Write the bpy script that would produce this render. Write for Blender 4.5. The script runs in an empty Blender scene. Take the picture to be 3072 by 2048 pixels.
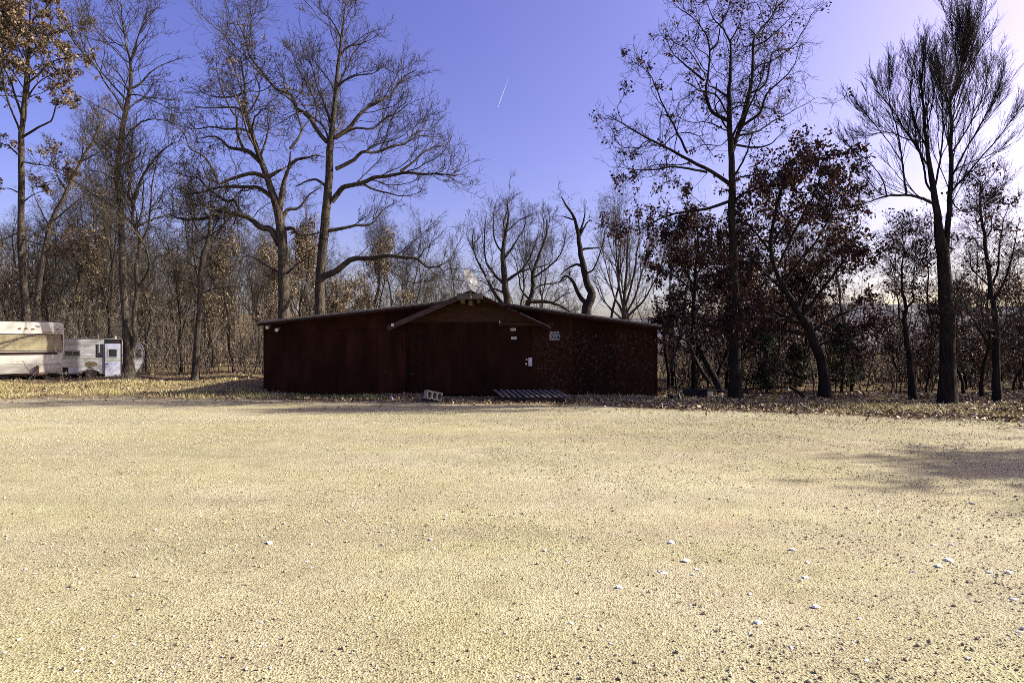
import bpy, math, random
import numpy as np
from mathutils import Vector, Matrix

rng = np.random.default_rng(7)
random.seed(7)
SC = bpy.context.scene
COL = SC.collection
R = math.radians

# ------------------------------------------------------------------ camera, sky, sun, exposure
CAM_H = 1.65
LENS = 20.0
F = LENS / 36.0 * 3072.0            # focal length in pixels of the 3072 px wide photograph
cam_d = bpy.data.cameras.new('camera')
cam_d.lens = LENS; cam_d.sensor_width = 36.0
cam_d.clip_start = 0.05; cam_d.clip_end = 9000.0
cam = bpy.data.objects.new('camera', cam_d); COL.objects.link(cam)
cam.location = (0, 0, CAM_H); cam.rotation_euler = (R(90), 0, 0)
SC.camera = cam

SUN_AZ, SUN_EL = 84.0, 31.0         # degrees; azimuth from +Y (view direction) towards +X
world = bpy.data.worlds.new('World'); SC.world = world
world.use_nodes = True
wn, wl = world.node_tree.nodes, world.node_tree.links
wn.clear()
sky = wn.new('ShaderNodeTexSky'); sky.sky_type = 'NISHITA'; sky.sun_disc = False
sky.sun_elevation = R(SUN_EL); sky.sun_rotation = R(SUN_AZ)
sky.altitude = 0; sky.air_density = 1.0; sky.dust_density = 3.1; sky.ozone_density = 2.0
# the photograph's colour grade turns the blue towards violet
sat = wn.new('ShaderNodeHueSaturation'); sat.inputs['Hue'].default_value = 0.532; sat.inputs['Saturation'].default_value = 1.21
tint = wn.new('ShaderNodeMixRGB'); tint.blend_type = 'MULTIPLY'; tint.inputs[0].default_value = 1.0; tint.inputs[2].default_value = (1.10, 0.94, 1.06, 1)
bg = wn.new('ShaderNodeBackground'); bg.inputs['Strength'].default_value = 0.091
wo = wn.new('ShaderNodeOutputWorld')
wl.new(sky.outputs[0], sat.inputs['Color']); wl.new(sat.outputs[0], tint.inputs[1]); wl.new(tint.outputs[0], bg.inputs['Color']); wl.new(bg.outputs[0], wo.inputs['Surface'])

sun_d = bpy.data.lights.new('sun', 'SUN'); sun_d.energy = 5.0; sun_d.angle = R(0.5); sun_d.color = (1.0, 0.95, 0.86)
sun = bpy.data.objects.new('sun', sun_d); COL.objects.link(sun)
SV = Vector((math.sin(R(SUN_AZ)) * math.cos(R(SUN_EL)), math.cos(R(SUN_AZ)) * math.cos(R(SUN_EL)), math.sin(R(SUN_EL))))
sun.rotation_euler = SV.to_track_quat('Z', 'Y').to_euler()
sun.location = (30, 10, 30)
vs = SC.view_settings
vs.view_transform = 'Standard'; vs.look = 'None'; vs.gamma = 1.0; vs.use_curve_mapping = False
vs.exposure = 1.32
SC.cycles.pixel_filter_type = 'BLACKMAN_HARRIS'; SC.cycles.filter_width = 0.85
SC.cycles.use_denoising = False
SC.cycles.max_bounces = 6; SC.cycles.transparent_max_bounces = 8

# ------------------------------------------------------------------ helpers
def pt(px, py, D):
    return ((px - 1536) / F * D, D, CAM_H - (py - 1024) / F * D)
def gd(py):
    return CAM_H * F / (py - 1024)
def sstep(a, b, x):
    t = np.clip((np.asarray(x, float) - a) / (b - a), 0, 1); return t * t * (3 - 2 * t)
def gz(x, y):
    x = np.asarray(x, float); y = np.asarray(y, float)
    z = 6.5 * sstep(27, 105, y) * sstep(10, -10, x)
    z = z - 5.0 * sstep(20, 70, y) * sstep(5, 16, x)
    z = z + sstep(15, 19, y) * 0.05 * (np.sin(x * 1.3 + y * .7) + np.sin(x * .47 - y * 1.1 + 1.0)) 
    return z
def gzf(x, y): return float(gz(x, y))

def tag(o, label=None, cat=None, group=None, kind=None):
    if label: o['label'] = label
    if cat: o['category'] = cat
    if group: o['group'] = group
    if kind: o['kind'] = kind
    return o
def thing(name, label, cat, loc=(0, 0, 0), rz=0.0, group=None):
    o = bpy.data.objects.new(name, None); COL.objects.link(o)
    o.location = loc; o.rotation_euler = (0, 0, rz); o.empty_display_size = .2
    return tag(o, label, cat, group)
def copy_tree(o, parent=None):
    c = o.copy(); COL.objects.link(c)
    if parent is not None: c.parent = parent
    for ch in list(o.children): copy_tree(ch, c)
    return c

def np_mesh(name, V, faces, smooth=False, attrs=None):
    """faces: list of int arrays (n, k)."""
    me = bpy.data.meshes.new(name)
    V = np.asarray(V, np.float32)
    me.vertices.add(len(V)); me.vertices.foreach_set('co', V.ravel())
    idx, starts, pos = [], [], 0
    for f in faces:
        f = np.asarray(f, np.int32)
        if len(f) == 0: continue
        n, k = f.shape
        idx.append(f.ravel()); starts.append(pos + np.arange(n, dtype=np.int32) * k); pos += n * k
    idx = np.concatenate(idx); starts = np.concatenate(starts)
    me.loops.add(len(idx)); me.loops.foreach_set('vertex_index', idx)
    me.polygons.add(len(starts)); me.polygons.foreach_set('loop_start', starts)
    if smooth: me.polygons.foreach_set('use_smooth', np.ones(len(starts), bool))
    me.update(calc_edges=True)
    for k, a in (attrs or {}).items():
        at = me.attributes.new(k, 'FLOAT', 'POINT'); at.data.foreach_set('value', np.asarray(a, np.float32))
    return me
def link(name, me, mat=None, parent=None):
    o = bpy.data.objects.new(name, me); COL.objects.link(o)
    if mat is not None and len(me.materials) == 0: me.materials.append(mat)
    if parent is not None: o.parent = parent
    return o

class MB:
    """collects simple solids into one mesh"""
    def __init__(s): s.v = []; s.f = []
    def add(s, vs_, fs_):
        b = len(s.v); s.v += [tuple(v) for v in vs_]; s.f += [tuple(i + b for i in f) for f in fs_]; return s
    def box(s, c, d, rot=None):
        x, y, z = d[0] / 2, d[1] / 2, d[2] / 2
        vs_ = [Vector(p) for p in ((-x, -y, -z), (x, -y, -z), (x, y, -z), (-x, y, -z), (-x, -y, z), (x, -y, z), (x, y, z), (-x, y, z))]
        if rot is not None: vs_ = [rot @ v for v in vs_]
        vs_ = [v + Vector(c) for v in vs_]
        return s.add(vs_, ((0, 3, 2, 1), (4, 5, 6, 7), (0, 1, 5, 4), (1, 2, 6, 5), (2, 3, 7, 6), (3, 0, 4, 7)))
    def bb(s, x0, x1, y0, y1, z0, z1):
        return s.box(((x0 + x1) / 2, (y0 + y1) / 2, (z0 + z1) / 2), (abs(x1 - x0), abs(y1 - y0), abs(z1 - z0)))
    def prism(s, poly, y0, y1):
        """poly: (x, z) outline, counter-clockwise seen from -y; extruded y0..y1"""
        n = len(poly)
        vs_ = [(x, y0, z) for x, z in poly] + [(x, y1, z) for x, z in poly]
        fs_ = [tuple(range(n)), tuple(range(2 * n - 1, n - 1, -1))]
        for i in range(n):
            j = (i + 1) % n; fs_.append((j, i, i + n, j + n))
        return s.add(vs_, fs_)
    def cyl(s, p0, p1, r0, r1=None, n=10):
        r1 = r0 if r1 is None else r1
        p0, p1 = Vector(p0), Vector(p1); d = (p1 - p0).normalized()
        u = d.orthogonal().normalized(); w = d.cross(u)
        vs_ = []
        for p, r in ((p0, r0), (p1, r1)):
            for i in range(n):
                a = 2 * math.pi * i / n; vs_.append(p + (u * math.cos(a) + w * math.sin(a)) * r)
        fs_ = [(i, (i + 1) % n, n + (i + 1) % n, n + i) for i in range(n)]
        fs_ += [tuple(range(n - 1, -1, -1)), tuple(range(n, 2 * n))]
        return s.add(vs_, fs_)
    def ball(s, c, r, n=10, m=6, sc=(1, 1, 1)):
        c = Vector(c); vs_ = [c + Vector((0, 0, -r * sc[2]))]
        for j in range(1, m):
            a = -math.pi / 2 + math.pi * j / m
            for i in range(n):
                b = 2 * math.pi * i / n
                vs_.append(c + Vector((r * sc[0] * math.cos(a) * math.cos(b), r * sc[1] * math.cos(a) * math.sin(b), r * sc[2] * math.sin(a))))
        vs_.append(c + Vector((0, 0, r * sc[2]))); t = len(vs_) - 1
        fs_ = [(0, 1 + (i + 1) % n, 1 + i) for i in range(n)]
        for j in range(m - 2):
            for i in range(n):
                a = 1 + j * n; fs_.append((a + i, a + (i + 1) % n, a + n + (i + 1) % n, a + n + i))
        a = 1 + (m - 2) * n
        fs_ += [(a + i, a + (i + 1) % n, t) for i in range(n)]
        return s.add(vs_, fs_)
    def build(s, name, mat, parent=None, bevel=0.0, smooth=False):
        me = bpy.data.meshes.new(name); me.from_pydata([tuple(v) for v in s.v], [], s.f); me.update()
        if smooth: me.polygons.foreach_set('use_smooth', [True] * len(me.polygons))
        o = link(name, me, mat, parent)
        if bevel > 0:
            b = o.modifiers.new('bevel', 'BEVEL'); b.width = bevel; b.segments = 2; b.limit_method = 'ANGLE'
        return o

# ------------------------------------------------------------------ materials
def new_mat(name):
    m = bpy.data.materials.new(name); m.use_nodes = True
    n = m.node_tree.nodes; l = m.node_tree.links
    return m, n, l, n['Principled BSDF']
def ramp(n, stops):
    r = n.new('ShaderNodeValToRGB')
    e = r.color_ramp.elements
    while len(e) < len(stops): e.new(0.5)
    for i, (p, c) in enumerate(stops):
        e[i].position = p; e[i].color = (*c, 1) if len(c) == 3 else c
    return r
def noise(n, l, scale, detail=4, rough=.55, vec=None, dist=0.0):
    t = n.new('ShaderNodeTexNoise'); t.inputs['Scale'].default_value = scale; t.inputs['Detail'].default_value = detail
    t.inputs['Roughness'].default_value = rough; t.inputs['Distortion'].default_value = dist
    if vec is not None: l.new(vec, t.inputs['Vector'])
    return t
def coords(n, l, scale=(1, 1, 1), rot=(0, 0, 0)):
    c = n.new('ShaderNodeTexCoord'); m = n.new('ShaderNodeMapping')
    m.inputs['Scale'].default_value = scale; m.inputs['Rotation'].default_value = rot
    l.new(c.outputs['Object'], m.inputs['Vector']); return m.outputs[0]
def mix(n, l, fac, a, b, mode='MIX'):
    m = n.new('ShaderNodeMixRGB'); m.blend_type = mode
    for i, v in ((0, fac), (1, a), (2, b)):
        if hasattr(v, 'is_output'): l.new(v, m.inputs[i])
        elif i == 0: m.inputs[0].default_value = v
        else: m.inputs[i].default_value = (*v, 1)
    return m.outputs[0]
def bump(n, l, b, h, strength=.4, dist=.02):
    k = n.new('ShaderNodeBump'); k.inputs['Strength'].default_value = strength; k.inputs['Distance'].default_value = dist
    l.new(h, k.inputs['Height']); l.new(k.outputs[0], b.inputs['Normal'])

def simple(name, c0, c1, scale=8, rough=.75, stretch=(1, 1, 1), bs=.2, metal=0.0, detail=5, lo=.35, hi=.68, spec=.3):
    m, n, l, b = new_mat(name)
    v = coords(n, l, stretch)
    t = noise(n, l, scale, detail, .6, v)
    r = ramp(n, [(lo, c0), (hi, c1)]); l.new(t.outputs['Fac'], r.inputs[0]); l.new(r.outputs[0], b.inputs['Base Color'])
    b.inputs['Roughness'].default_value = rough; b.inputs['Metallic'].default_value = metal
    b.inputs['Specular IOR Level'].default_value = spec
    if bs: bump(n, l, b, t.outputs['Fac'], bs, .01)
    return m

M = {}
def bark(name, dark, light, moss=None):
    m, n, l, b = new_mat(name)
    v = coords(n, l, (1, 1, .16))
    t = noise(n, l, 26, 6, .65, v); g = noise(n, l, 1.1, 3, .6, coords(n, l))
    r = ramp(n, [(.36, dark), (.66, light)]); l.new(t.outputs['Fac'], r.inputs[0])
    r2 = ramp(n, [(.35, (.62, .60, .60)), (.7, (1.2, 1.17, 1.1))]); l.new(g.outputs['Fac'], r2.inputs[0])
    c = mix(n, l, 1.0, r.outputs[0], r2.outputs[0], 'MULTIPLY')
    if moss:
        k = ramp(n, [(.56, (0, 0, 0)), (.68, (1, 1, 1))]); t3 = noise(n, l, 2.7, 4, .6, coords(n, l)); l.new(t3.outputs['Fac'], k.inputs[0])
        c = mix(n, l, k.outputs[0], c, moss)
    l.new(c, b.inputs['Base Color']); b.inputs['Roughness'].default_value = .95; b.inputs['Specular IOR Level'].default_value = .1
    bump(n, l, b, t.outputs['Fac'], .9, .03)
    return m
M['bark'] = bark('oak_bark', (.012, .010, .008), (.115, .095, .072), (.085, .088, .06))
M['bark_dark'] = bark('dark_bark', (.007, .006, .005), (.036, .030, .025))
M['bark_pale'] = bark('pale_bark', (.03, .025, .02), (.17, .145, .115))
M['bark_dead'] = bark('dead_wood', (.012, .010, .008), (.07, .056, .043))
def leafmat(name, stops, rough=.6, trans=.25):
    m, n, l, b = new_mat(name)
    a = n.new('ShaderNodeAttribute'); a.attribute_name = 'tint'
    r = ramp(n, stops); l.new(a.outputs['Fac'], r.inputs[0]); l.new(r.outputs[0], b.inputs['Base Color'])
    b.inputs['Roughness'].default_value = rough; b.inputs['Specular IOR Level'].default_value = .25
    if trans:
        tr = n.new('ShaderNodeBsdfTranslucent'); l.new(r.outputs[0], tr.inputs['Color'])
        ms = n.new('ShaderNodeMixShader'); ms.inputs[0].default_value = trans
        l.new(b.outputs[0], ms.inputs[1]); l.new(tr.outputs[0], ms.inputs[2]); l.new(ms.outputs[0], n['Material Output'].inputs['Surface'])
    return m
M['leaf_tan'] = leafmat('tan_oak_leaf', [(0, (.05, .033, .018)), (.5, (.15, .105, .058)), (1, (.36, .28, .17))])
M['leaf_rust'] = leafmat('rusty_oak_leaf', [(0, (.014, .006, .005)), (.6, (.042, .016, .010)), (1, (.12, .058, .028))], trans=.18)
M['leaf_litter'] = leafmat('fallen_leaf', [(0, (.07, .042, .02)), (.5, (.21, .145, .075)), (1, (.46, .38, .25))], trans=0)
M['needle'] = leafmat('cedar_needle', [(0, (.010, .014, .006)), (.6, (.028, .036, .014)), (1, (.055, .06, .024))], trans=.1)
M['grass'] = leafmat('grass_blade', [(0, (.05, .07, .02)), (.45, (.14, .15, .05)), (1, (.42, .35, .16))], trans=.2)
M['brush'] = leafmat('brush_stem', [(0, (.018, .015, .012)), (.5, (.075, .062, .047)), (1, (.25, .215, .165))], rough=.9, trans=0)
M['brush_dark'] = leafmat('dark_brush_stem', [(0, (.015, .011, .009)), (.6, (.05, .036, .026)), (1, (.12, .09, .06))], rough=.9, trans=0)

M['roof'] = simple('roofing_felt', (.03, .024, .02), (.075, .062, .05), 14, .9, (1, 1, 1), .4)
M['drip'] = simple('drip_edge_metal', (.13, .115, .10), (.26, .235, .21), 6, .5, (1, 1, 1), 0)
M['red_wall'] = simple('dark_red_painted_plywood', (.018, .007, .0042), (.038, .0135, .0078), 2.2, .9, (1, 1, .35), .25, spec=.04)
M['osb_wall'] = simple('dark_brown_painted_strand_board', (.018, .0075, .0042), (.036, .0145, .008), 9, .9, (1, 1, 1), .6, spec=.04)
for k_ in ('red_wall', 'osb_wall'):
    n, l = M[k_].node_tree.nodes, M[k_].node_tree.links; b = n['Principled BSDF']; src = b.inputs['Base Color'].links[0].from_socket
    oi = n.new('ShaderNodeObjectInfo'); rr_ = ramp(n, [(0, (.74, .78, .80)), (.5, (1.0, 1.0, 1.0)), (1, (1.28, 1.18, 1.1))]); l.new(oi.outputs['Random'], rr_.inputs[0])
    st_ = noise(n, l, 1.3, 5, .7, coords(n, l, (2.2, 1, .5))); sr_ = ramp(n, [(.35, (.7, .72, .74)), (.6, (1.1, 1.08, 1.05))]); l.new(st_.outputs['Fac'], sr_.inputs[0])
    l.new(mix(n, l, 1.0, mix(n, l, 1.0, src, rr_.outputs[0], 'MULTIPLY'), sr_.outputs[0], 'MULTIPLY'), b.inputs['Base Color'])
M['brown_wood'] = simple('brown_stained_plywood', (.032, .015, .009), (.075, .036, .019), 5, .85, (.35, 1, 5), .3, spec=.15)
M['barge'] = simple('lit_red_barge_board', (.03, .014, .010), (.085, .042, .03), 6, .8, (.3, 1, 3), .3)
M['door'] = simple('dark_red_door', (.019, .0075, .0042), (.032, .012, .0065), 3, .85, (1, 1, .3), .1, spec=.05)
M['weathered'] = simple('weathered_grey_timber', (.055, .045, .035), (.17, .145, .115), 7, .9, (.25, 1, 5), .5)
M['pallet'] = simple('grey_pallet_wood', (.06, .056, .053), (.16, .15, .137), 7, .9, (5, .4, 1), .4)
M['yellow_wood'] = simple('raw_yellow_timber', (.07, .045, .016), (.18, .125, .05), 6, .85, (1, 1, 2), .3)
M['flake'] = simple('bare_wood_strand', (.04, .028, .018), (.22, .175, .12), 9, .9, (1, 1, 1), 0)
M['white'] = simple('aged_white_paint', (.36, .345, .285), (.54, .53, .45), 2.5, .45, (1, 1, .4), .05)
M['white2'] = simple('chalky_white_aluminium', (.24, .24, .225), (.42, .42, .395), 2.2, .4, (.35, 1, 2.5), .1)
M['tan_rib'] = simple('yellowed_plastic', (.20, .165, .085), (.36, .315, .18), 3.5, .6, (1, 1, .5), .1)
M['brown_stripe'] = simple('brown_stripe_paint', (.022, .01, .008), (.06, .026, .02), 3, .5, (1, 1, 1), 0)
M['green_stripe'] = simple('faded_green_stripe', (.20, .22, .16), (.30, .32, .24), 3, .5, (1, 1, 1), 0)
M['blue_door'] = simple('grey_blue_door_paint', (.26, .27, .34), (.40, .41, .48), 3, .5, (1, 1, .4), .05)
M['grime'] = simple('grimy_lower_panel', (.20, .19, .15), (.42, .40, .34), 2.4, .6, (.6, 1, 2), .1)
M['black'] = simple('black_rubber', (.006, .006, .006), (.018, .017, .016), 12, .8, (1, 1, 1), .1)
M['dark'] = simple('dark_interior', (.006, .005, .005), (.012, .010, .010), 4, .9, (1, 1, 1), 0)
M['steel'] = simple('dull_steel', (.22, .22, .22), (.38, .38, .38), 8, .45, (1, 1, 1), .05, metal=.6)
M['rust'] = simple('rusty_steel', (.025, .012, .008), (.075, .034, .022), 9, .85, (1, 1, 1), .2)
M['dish'] = simple('pale_grey_dish_paint', (.085, .082, .078), (.13, .126, .12), 2.5, .55, (1, 1, 1), .03)
M['plastic'] = simple('pale_plastic', (.45, .44, .42), (.62, .61, .58), 5, .45, (1, 1, 1), 0)
M['concrete'] = simple('pale_concrete', (.20, .185, .15), (.36, .335, .275), 22, .95, (1, 1, 1), .5)
M['sign_black'] = simple('black_sign_face', (.008, .008, .014), (.014, .014, .024), 3, .5, (1, 1, 1), 0)
M['sign_white'] = simple('white_sign_print', (.42, .41, .42), (.55, .54, .55), 14, .6, (1, 1, 1), 0)
M['blue_scrap'] = simple('blue_plastic', (.20, .24, .42), (.45, .5, .62), 14, .5, (1, 1, 1), 0)
M['insul'] = simple('torn_insulation', (.045, .036, .018), (.20, .165, .09), 18, .95, (1, 1, 1), .5)
M['curtain'] = simple('dark_curtain', (.012, .02, .022), (.05, .03, .032), 7, .9, (3, 1, .3), 0)
def glass(name):
    m, n, l, b = new_mat(name)
    b.inputs['Base Color'].default_value = (.012, .012, .016, 1); b.inputs['Roughness'].default_value = .08; b.inputs['Specular IOR Level'].default_value = .5
    return m
M['glass'] = glass('dark_window_glass')
M['lens'] = simple('amber_lens', (.10, .07, .03), (.2, .15, .07), 5, .3, (1, 1, 1), 0)

def gravel_mat():
    m, n, l, b = new_mat('tan_gravel')
    v = coords(n, l)
    big = noise(n, l, .22, 4, .6, coords(n, l, (.45, 1, 1)))
    mid = noise(n, l, 2.3, 5, .65, v)
    fine = noise(n, l, 75, 5, .75, v)
    vor = n.new('ShaderNodeTexVoronoi'); vor.inputs['Scale'].default_value = 85; l.new(v, vor.inputs['Vector'])
    vor2 = n.new('ShaderNodeTexVoronoi'); vor2.inputs['Scale'].default_value = 21; l.new(v, vor2.inputs['Vector'])
    base = ramp(n, [(.30, (.285, .256, .140)), (.50, (.345, .315, .178)), (.74, (.43, .402, .258))]); l.new(big.outputs['Fac'], base.inputs[0])
    mr = ramp(n, [(.3, (.84, .82, .80)), (.7, (1.10, 1.10, 1.12))]); l.new(mid.outputs['Fac'], mr.inputs[0])
    c = mix(n, l, 1.0, base.outputs[0], mr.outputs[0], 'MULTIPLY')
    fr = ramp(n, [(.36, (.17, .155, .13)), (.47, (.92, .91, .90)), (.66, (1.27, 1.26, 1.26))]); l.new(fine.outputs['Fac'], fr.inputs[0])
    c = mix(n, l, .85, c, fr.outputs[0], 'MULTIPLY')
    cr = ramp(n, [(0, (.30, .28, .26)), (.10, (.62, .60, .57)), (.22, (.95, .95, .94)), (.6, (1.02, 1.02, 1.02)), (.92, (1.22, 1.21, 1.2)), (1, (1.6, 1.6, 1.65))]); 
    sep = n.new('ShaderNodeSeparateColor'); l.new(vor.outputs['Color'], sep.inputs[0]); l.new(sep.outputs[0], cr.inputs[0])
    c = mix(n, l, .8, c, cr.outputs[0], 'MULTIPLY')
    hue = noise(n, l, .8, 3, .55, coords(n, l, (.7, 1.1, 1), (0, 0, .4))); hr = ramp(n, [(.36, (1.0, .97, 1.04)), (.52, (.96, .96, .97)), (.66, (.94, .955, .88))]); l.new(hue.outputs['Fac'], hr.inputs[0])
    c = mix(n, l, 1.0, c, hr.outputs[0], 'MULTIPLY')
    # greyer worn bands along the drive at the far side
    band = noise(n, l, .5, 4, .6, coords(n, l, (.16, 1.6, 1)))
    br = ramp(n, [(.44, (0, 0, 0)), (.60, (1, 1, 1))]); l.new(band.outputs['Fac'], br.inputs[0])
    c = mix(n, l, br.outputs[0], c, mix(n, l, 1.0, c, (.87, .87, .90), 'MULTIPLY'))
    # dirt and leaf crumbs near the edge of the lot
    ed = n.new('ShaderNodeAttribute'); ed.attribute_name = 'edge'
    en = noise(n, l, 3.2, 6, .7, coords(n, l, (.6, 1.4, 1)))
    add = n.new('ShaderNodeMath'); add.operation = 'ADD'; l.new(ed.outputs['Fac'], add.inputs[0]); l.new(en.outputs['Fac'], add.inputs[1])
    er = ramp(n, [(.0, (0, 0, 0)), (1.0, (1, 1, 1))]); er.color_ramp.elements[0].position = .82; er.color_ramp.elements[1].position = 1.25 if False else 1.0
    l.new(add.outputs[0], er.inputs[0])
    c = mix(n, l, er.outputs[0], c, (.17, .125, .075))
    l.new(c, b.inputs['Base Color']); b.inputs['Roughness'].default_value = .95; b.inputs['Specular IOR Level'].default_value = .15
    mx = n.new('ShaderNodeMath'); mx.operation = 'MULTIPLY_ADD'; mx.inputs[1].default_value = .6
    l.new(fine.outputs['Fac'], mx.inputs[0]); l.new(vor.outputs['Distance'], mx.inputs[2])
    mx2 = n.new('ShaderNodeMath'); mx2.operation = 'MULTIPLY_ADD'; mx2.inputs[1].default_value = .35
    l.new(vor2.outputs['Distance'], mx2.inputs[0]); l.new(mx.outputs[0], mx2.inputs[2])
    bump(n, l, b, mx2.outputs[0], .8, .006)
    return m
M['gravel'] = gravel_mat()
def floor_mat():
    m, n, l, b = new_mat('leafy_forest_soil')
    v = coords(n, l)
    a = noise(n, l, .6, 5, .65, v); f = noise(n, l, 9, 6, .75, v)
    vor = n.new('ShaderNodeTexVoronoi'); vor.inputs['Scale'].default_value = 13; l.new(v, vor.inputs['Vector'])
    sep = n.new('ShaderNodeSeparateColor'); l.new(vor.outputs['Color'], sep.inputs[0])
    r = ramp(n, [(.25, (.075, .05, .03)), (.55, (.17, .125, .075)), (.8, (.30, .235, .15))]); l.new(f.outputs['Fac'], r.inputs[0])
    g = ramp(n, [(.2, (.6, .55, .5)), (.9, (1.35, 1.3, 1.2))]); l.new(sep.outputs[0], g.inputs[0])
    c = mix(n, l, .8, r.outputs[0], g.outputs[0], 'MULTIPLY')
    k = ramp(n, [(.48, (0, 0, 0)), (.65, (1, 1, 1))]); l.new(a.outputs['Fac'], k.inputs[0])
    c = mix(n, l, k.outputs[0], c, mix(n, l, .5, c, (.30, .26, .12)))
    l.new(c, b.inputs['Base Color']); b.inputs['Roughness'].default_value = 1; b.inputs['Specular IOR Level'].default_value = .05
    mx = n.new('ShaderNodeMath'); mx.operation = 'ADD'; l.new(f.outputs['Fac'], mx.inputs[0]); l.new(sep.outputs[1], mx.inputs[1])
    bump(n, l, b, mx.outputs[0], 1.0, .05)
    return m
M['floor'] = floor_mat()
M['hill'] = simple('bare_wooded_hill', (.10, .095, .105), (.19, .18, .185), .06, 1, (1, 1, 2.5), 0, spec=0)
def stone_mat(name, stops):
    m, n, l, b = new_mat(name)
    o = n.new('ShaderNodeObjectInfo'); r = ramp(n, stops); l.new(o.outputs['Random'], r.inputs[0])
    t = noise(n, l, 40, 4, .6, coords(n, l)); r2 = ramp(n, [(.3, (.8, .8, .8)), (.7, (1.1, 1.1, 1.1))]); l.new(t.outputs['Fac'], r2.inputs[0])
    l.new(mix(n, l, 1.0, r.outputs[0], r2.outputs[0], 'MULTIPLY'), b.inputs['Base Color'])
    b.inputs['Roughness'].default_value = .9; b.inputs['Specular IOR Level'].default_value = .2
    bump(n, l, b, t.outputs['Fac'], .4, .01)
    return m
M['stone'] = stone_mat('pale_chert', [(0, (.62, .57, .49)), (.6, (.76, .73, .68)), (1, (.84, .82, .79))])
M['pebble'] = stone_mat('tan_pebble', [(0, (.19, .16, .10)), (.25, (.30, .27, .15)), (.75, (.40, .365, .215)), (.93, (.52, .48, .37)), (1, (.75, .72, .68))])

# ------------------------------------------------------------------ the setting: ground, gravel, hills
def grid(xs, ys, zf):
    X, Y = np.meshgrid(xs, ys); Z = zf(X, Y)
    V = np.stack([X, Y, Z], -1).reshape(-1, 3)
    nx, ny = len(xs), len(ys)
    i = np.arange(nx - 1)[None, :] + np.arange(ny - 1)[:, None] * nx
    i = i.ravel()
    return V, np.stack([i, i + 1, i + nx + 1, i + nx], -1)
xs = np.concatenate([-np.geomspace(2500, 42, 26), np.linspace(-40, 40, 161), np.geomspace(42, 2500, 26)])
ys = np.concatenate([np.array([-400, -150, -60, -20, 0, 6]), np.linspace(9, 40, 90), np.geomspace(41, 2800, 46)])
V, Fc = grid(xs, ys, lambda X, Y: gz(X, Y) - 0.012)
tag(link('ground', np_mesh('ground', V, [Fc], True), M['floor']), kind='structure')

EDGE = [(-60, 15.2), (-30, 16.4), (-14.8, 16.6), (-11.3, 17.0), (-7.2, 16.3), (-4, 15.8), (-.3, 15.1), (3.9, 14.2), (7.4, 13.0), (10.6, 11.9), (20, 10.5), (60, 8)]
def edge_y(x):
    e = np.interp(x, [a for a, b in EDGE], [b for a, b in EDGE])
    return e
gx = np.concatenate([np.linspace(-60, -18, 60, endpoint=False), np.linspace(-18, 14, 420), np.linspace(14.1, 60, 60)])
ex = edge_y(gx)
w = np.zeros_like(gx)
for k in range(1, 9): w += rng.uniform(.10, .26) / k ** .8 * np.sin(gx * k * 1.37 + rng.uniform(0, 6))
ex = ex + w + rng.normal(0, .05, len(gx))
tt = np.concatenate([np.linspace(0, .72, 14, endpoint=False), np.linspace(.72, 1, 22)])
Y0 = -40
X = np.repeat(gx[None], len(tt), 0); Y = Y0 + (ex[None] - Y0) * tt[:, None]
Z = 0.006 + 0.010 * np.sin(X * .9 + Y * .5) * np.sin(Y * 1.3 + 1) * sstep(3, 6, Y) - 0.012 * (tt[:, None] == 1) + gz(X, Y) * 0 + .012
dist = (ex[None] - Y)
V = np.stack([X, Y, Z], -1).reshape(-1, 3)
nx = len(gx); i = (np.arange(nx - 1)[None] + np.arange(len(tt) - 1)[:, None] * nx).ravel()
tag(link('gravel_lot', np_mesh('gravel_lot', V, [np.stack([i, i + 1, i + nx + 1, i + nx], -1)], True, {'edge': (0.62 * np.exp(-dist / .5)).ravel()}), M['gravel']), kind='structure')

hx = np.linspace(-900, 1300, 420); hy = np.linspace(330, 900, 40)
def hill_z(X, Y):
    ridge = np.interp(X, [-900, -300, -50, 120, 260, 420, 700, 1300], [30, 24, 20, 26, 36, 41, 40, 46])
    prof = np.exp(-((Y - 620) / 130) ** 2)
    z = -6 + (ridge + 6) * prof
    z += prof * (np.sin(X * .021) * 2.5 + np.sin(X * .07 + 1) * 1.2)
    return z + rng.normal(0, .9, X.shape) * prof
V, Fc = grid(hx, hy, hill_z)
tag(link('hills', np_mesh('hills', V, [Fc], True), M['hill']), kind='structure')

# ------------------------------------------------------------------ tree machinery
def resample(P, K, jit=0.0):
    """Catmull-Rom through the points, K samples"""
    P = np.asarray(P, float); n = len(P)
    Q = np.vstack([2 * P[0] - P[1], P, 2 * P[-1] - P[-2]])
    t = np.linspace(0, n - 1, K); i = np.minimum(t.astype(int), n - 2); u = (t - i)[:, None]
    a, b, c, d = Q[i], Q[i + 1], Q[i + 2], Q[i + 3]
    out = .5 * (2 * b + (c - a) * u + (2 * a - 5 * b + 4 * c - d) * u ** 2 + (3 * b - a - 3 * c + d) * u ** 3)
    if jit:
        j = rng.normal(0, jit, out.shape); j[0] = 0; out = out + j
    return out
def plen(P): return np.linalg.norm(np.diff(P, axis=-2), axis=-1).sum(-1)
def rs_batch(P, Rr, K):
    n, K0, _ = P.shape
    if K0 == K: return P, Rr
    t = np.linspace(0, K0 - 1, K); i = np.minimum(t.astype(int), K0 - 2); u = t - i
    return P[:, i] * (1 - u)[None, :, None] + P[:, i + 1] * u[None, :, None], Rr[:, i] * (1 - u) + Rr[:, i + 1] * u
def unit(v): return v / np.maximum(np.linalg.norm(v, axis=-1, keepdims=True), 1e-9)
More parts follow.
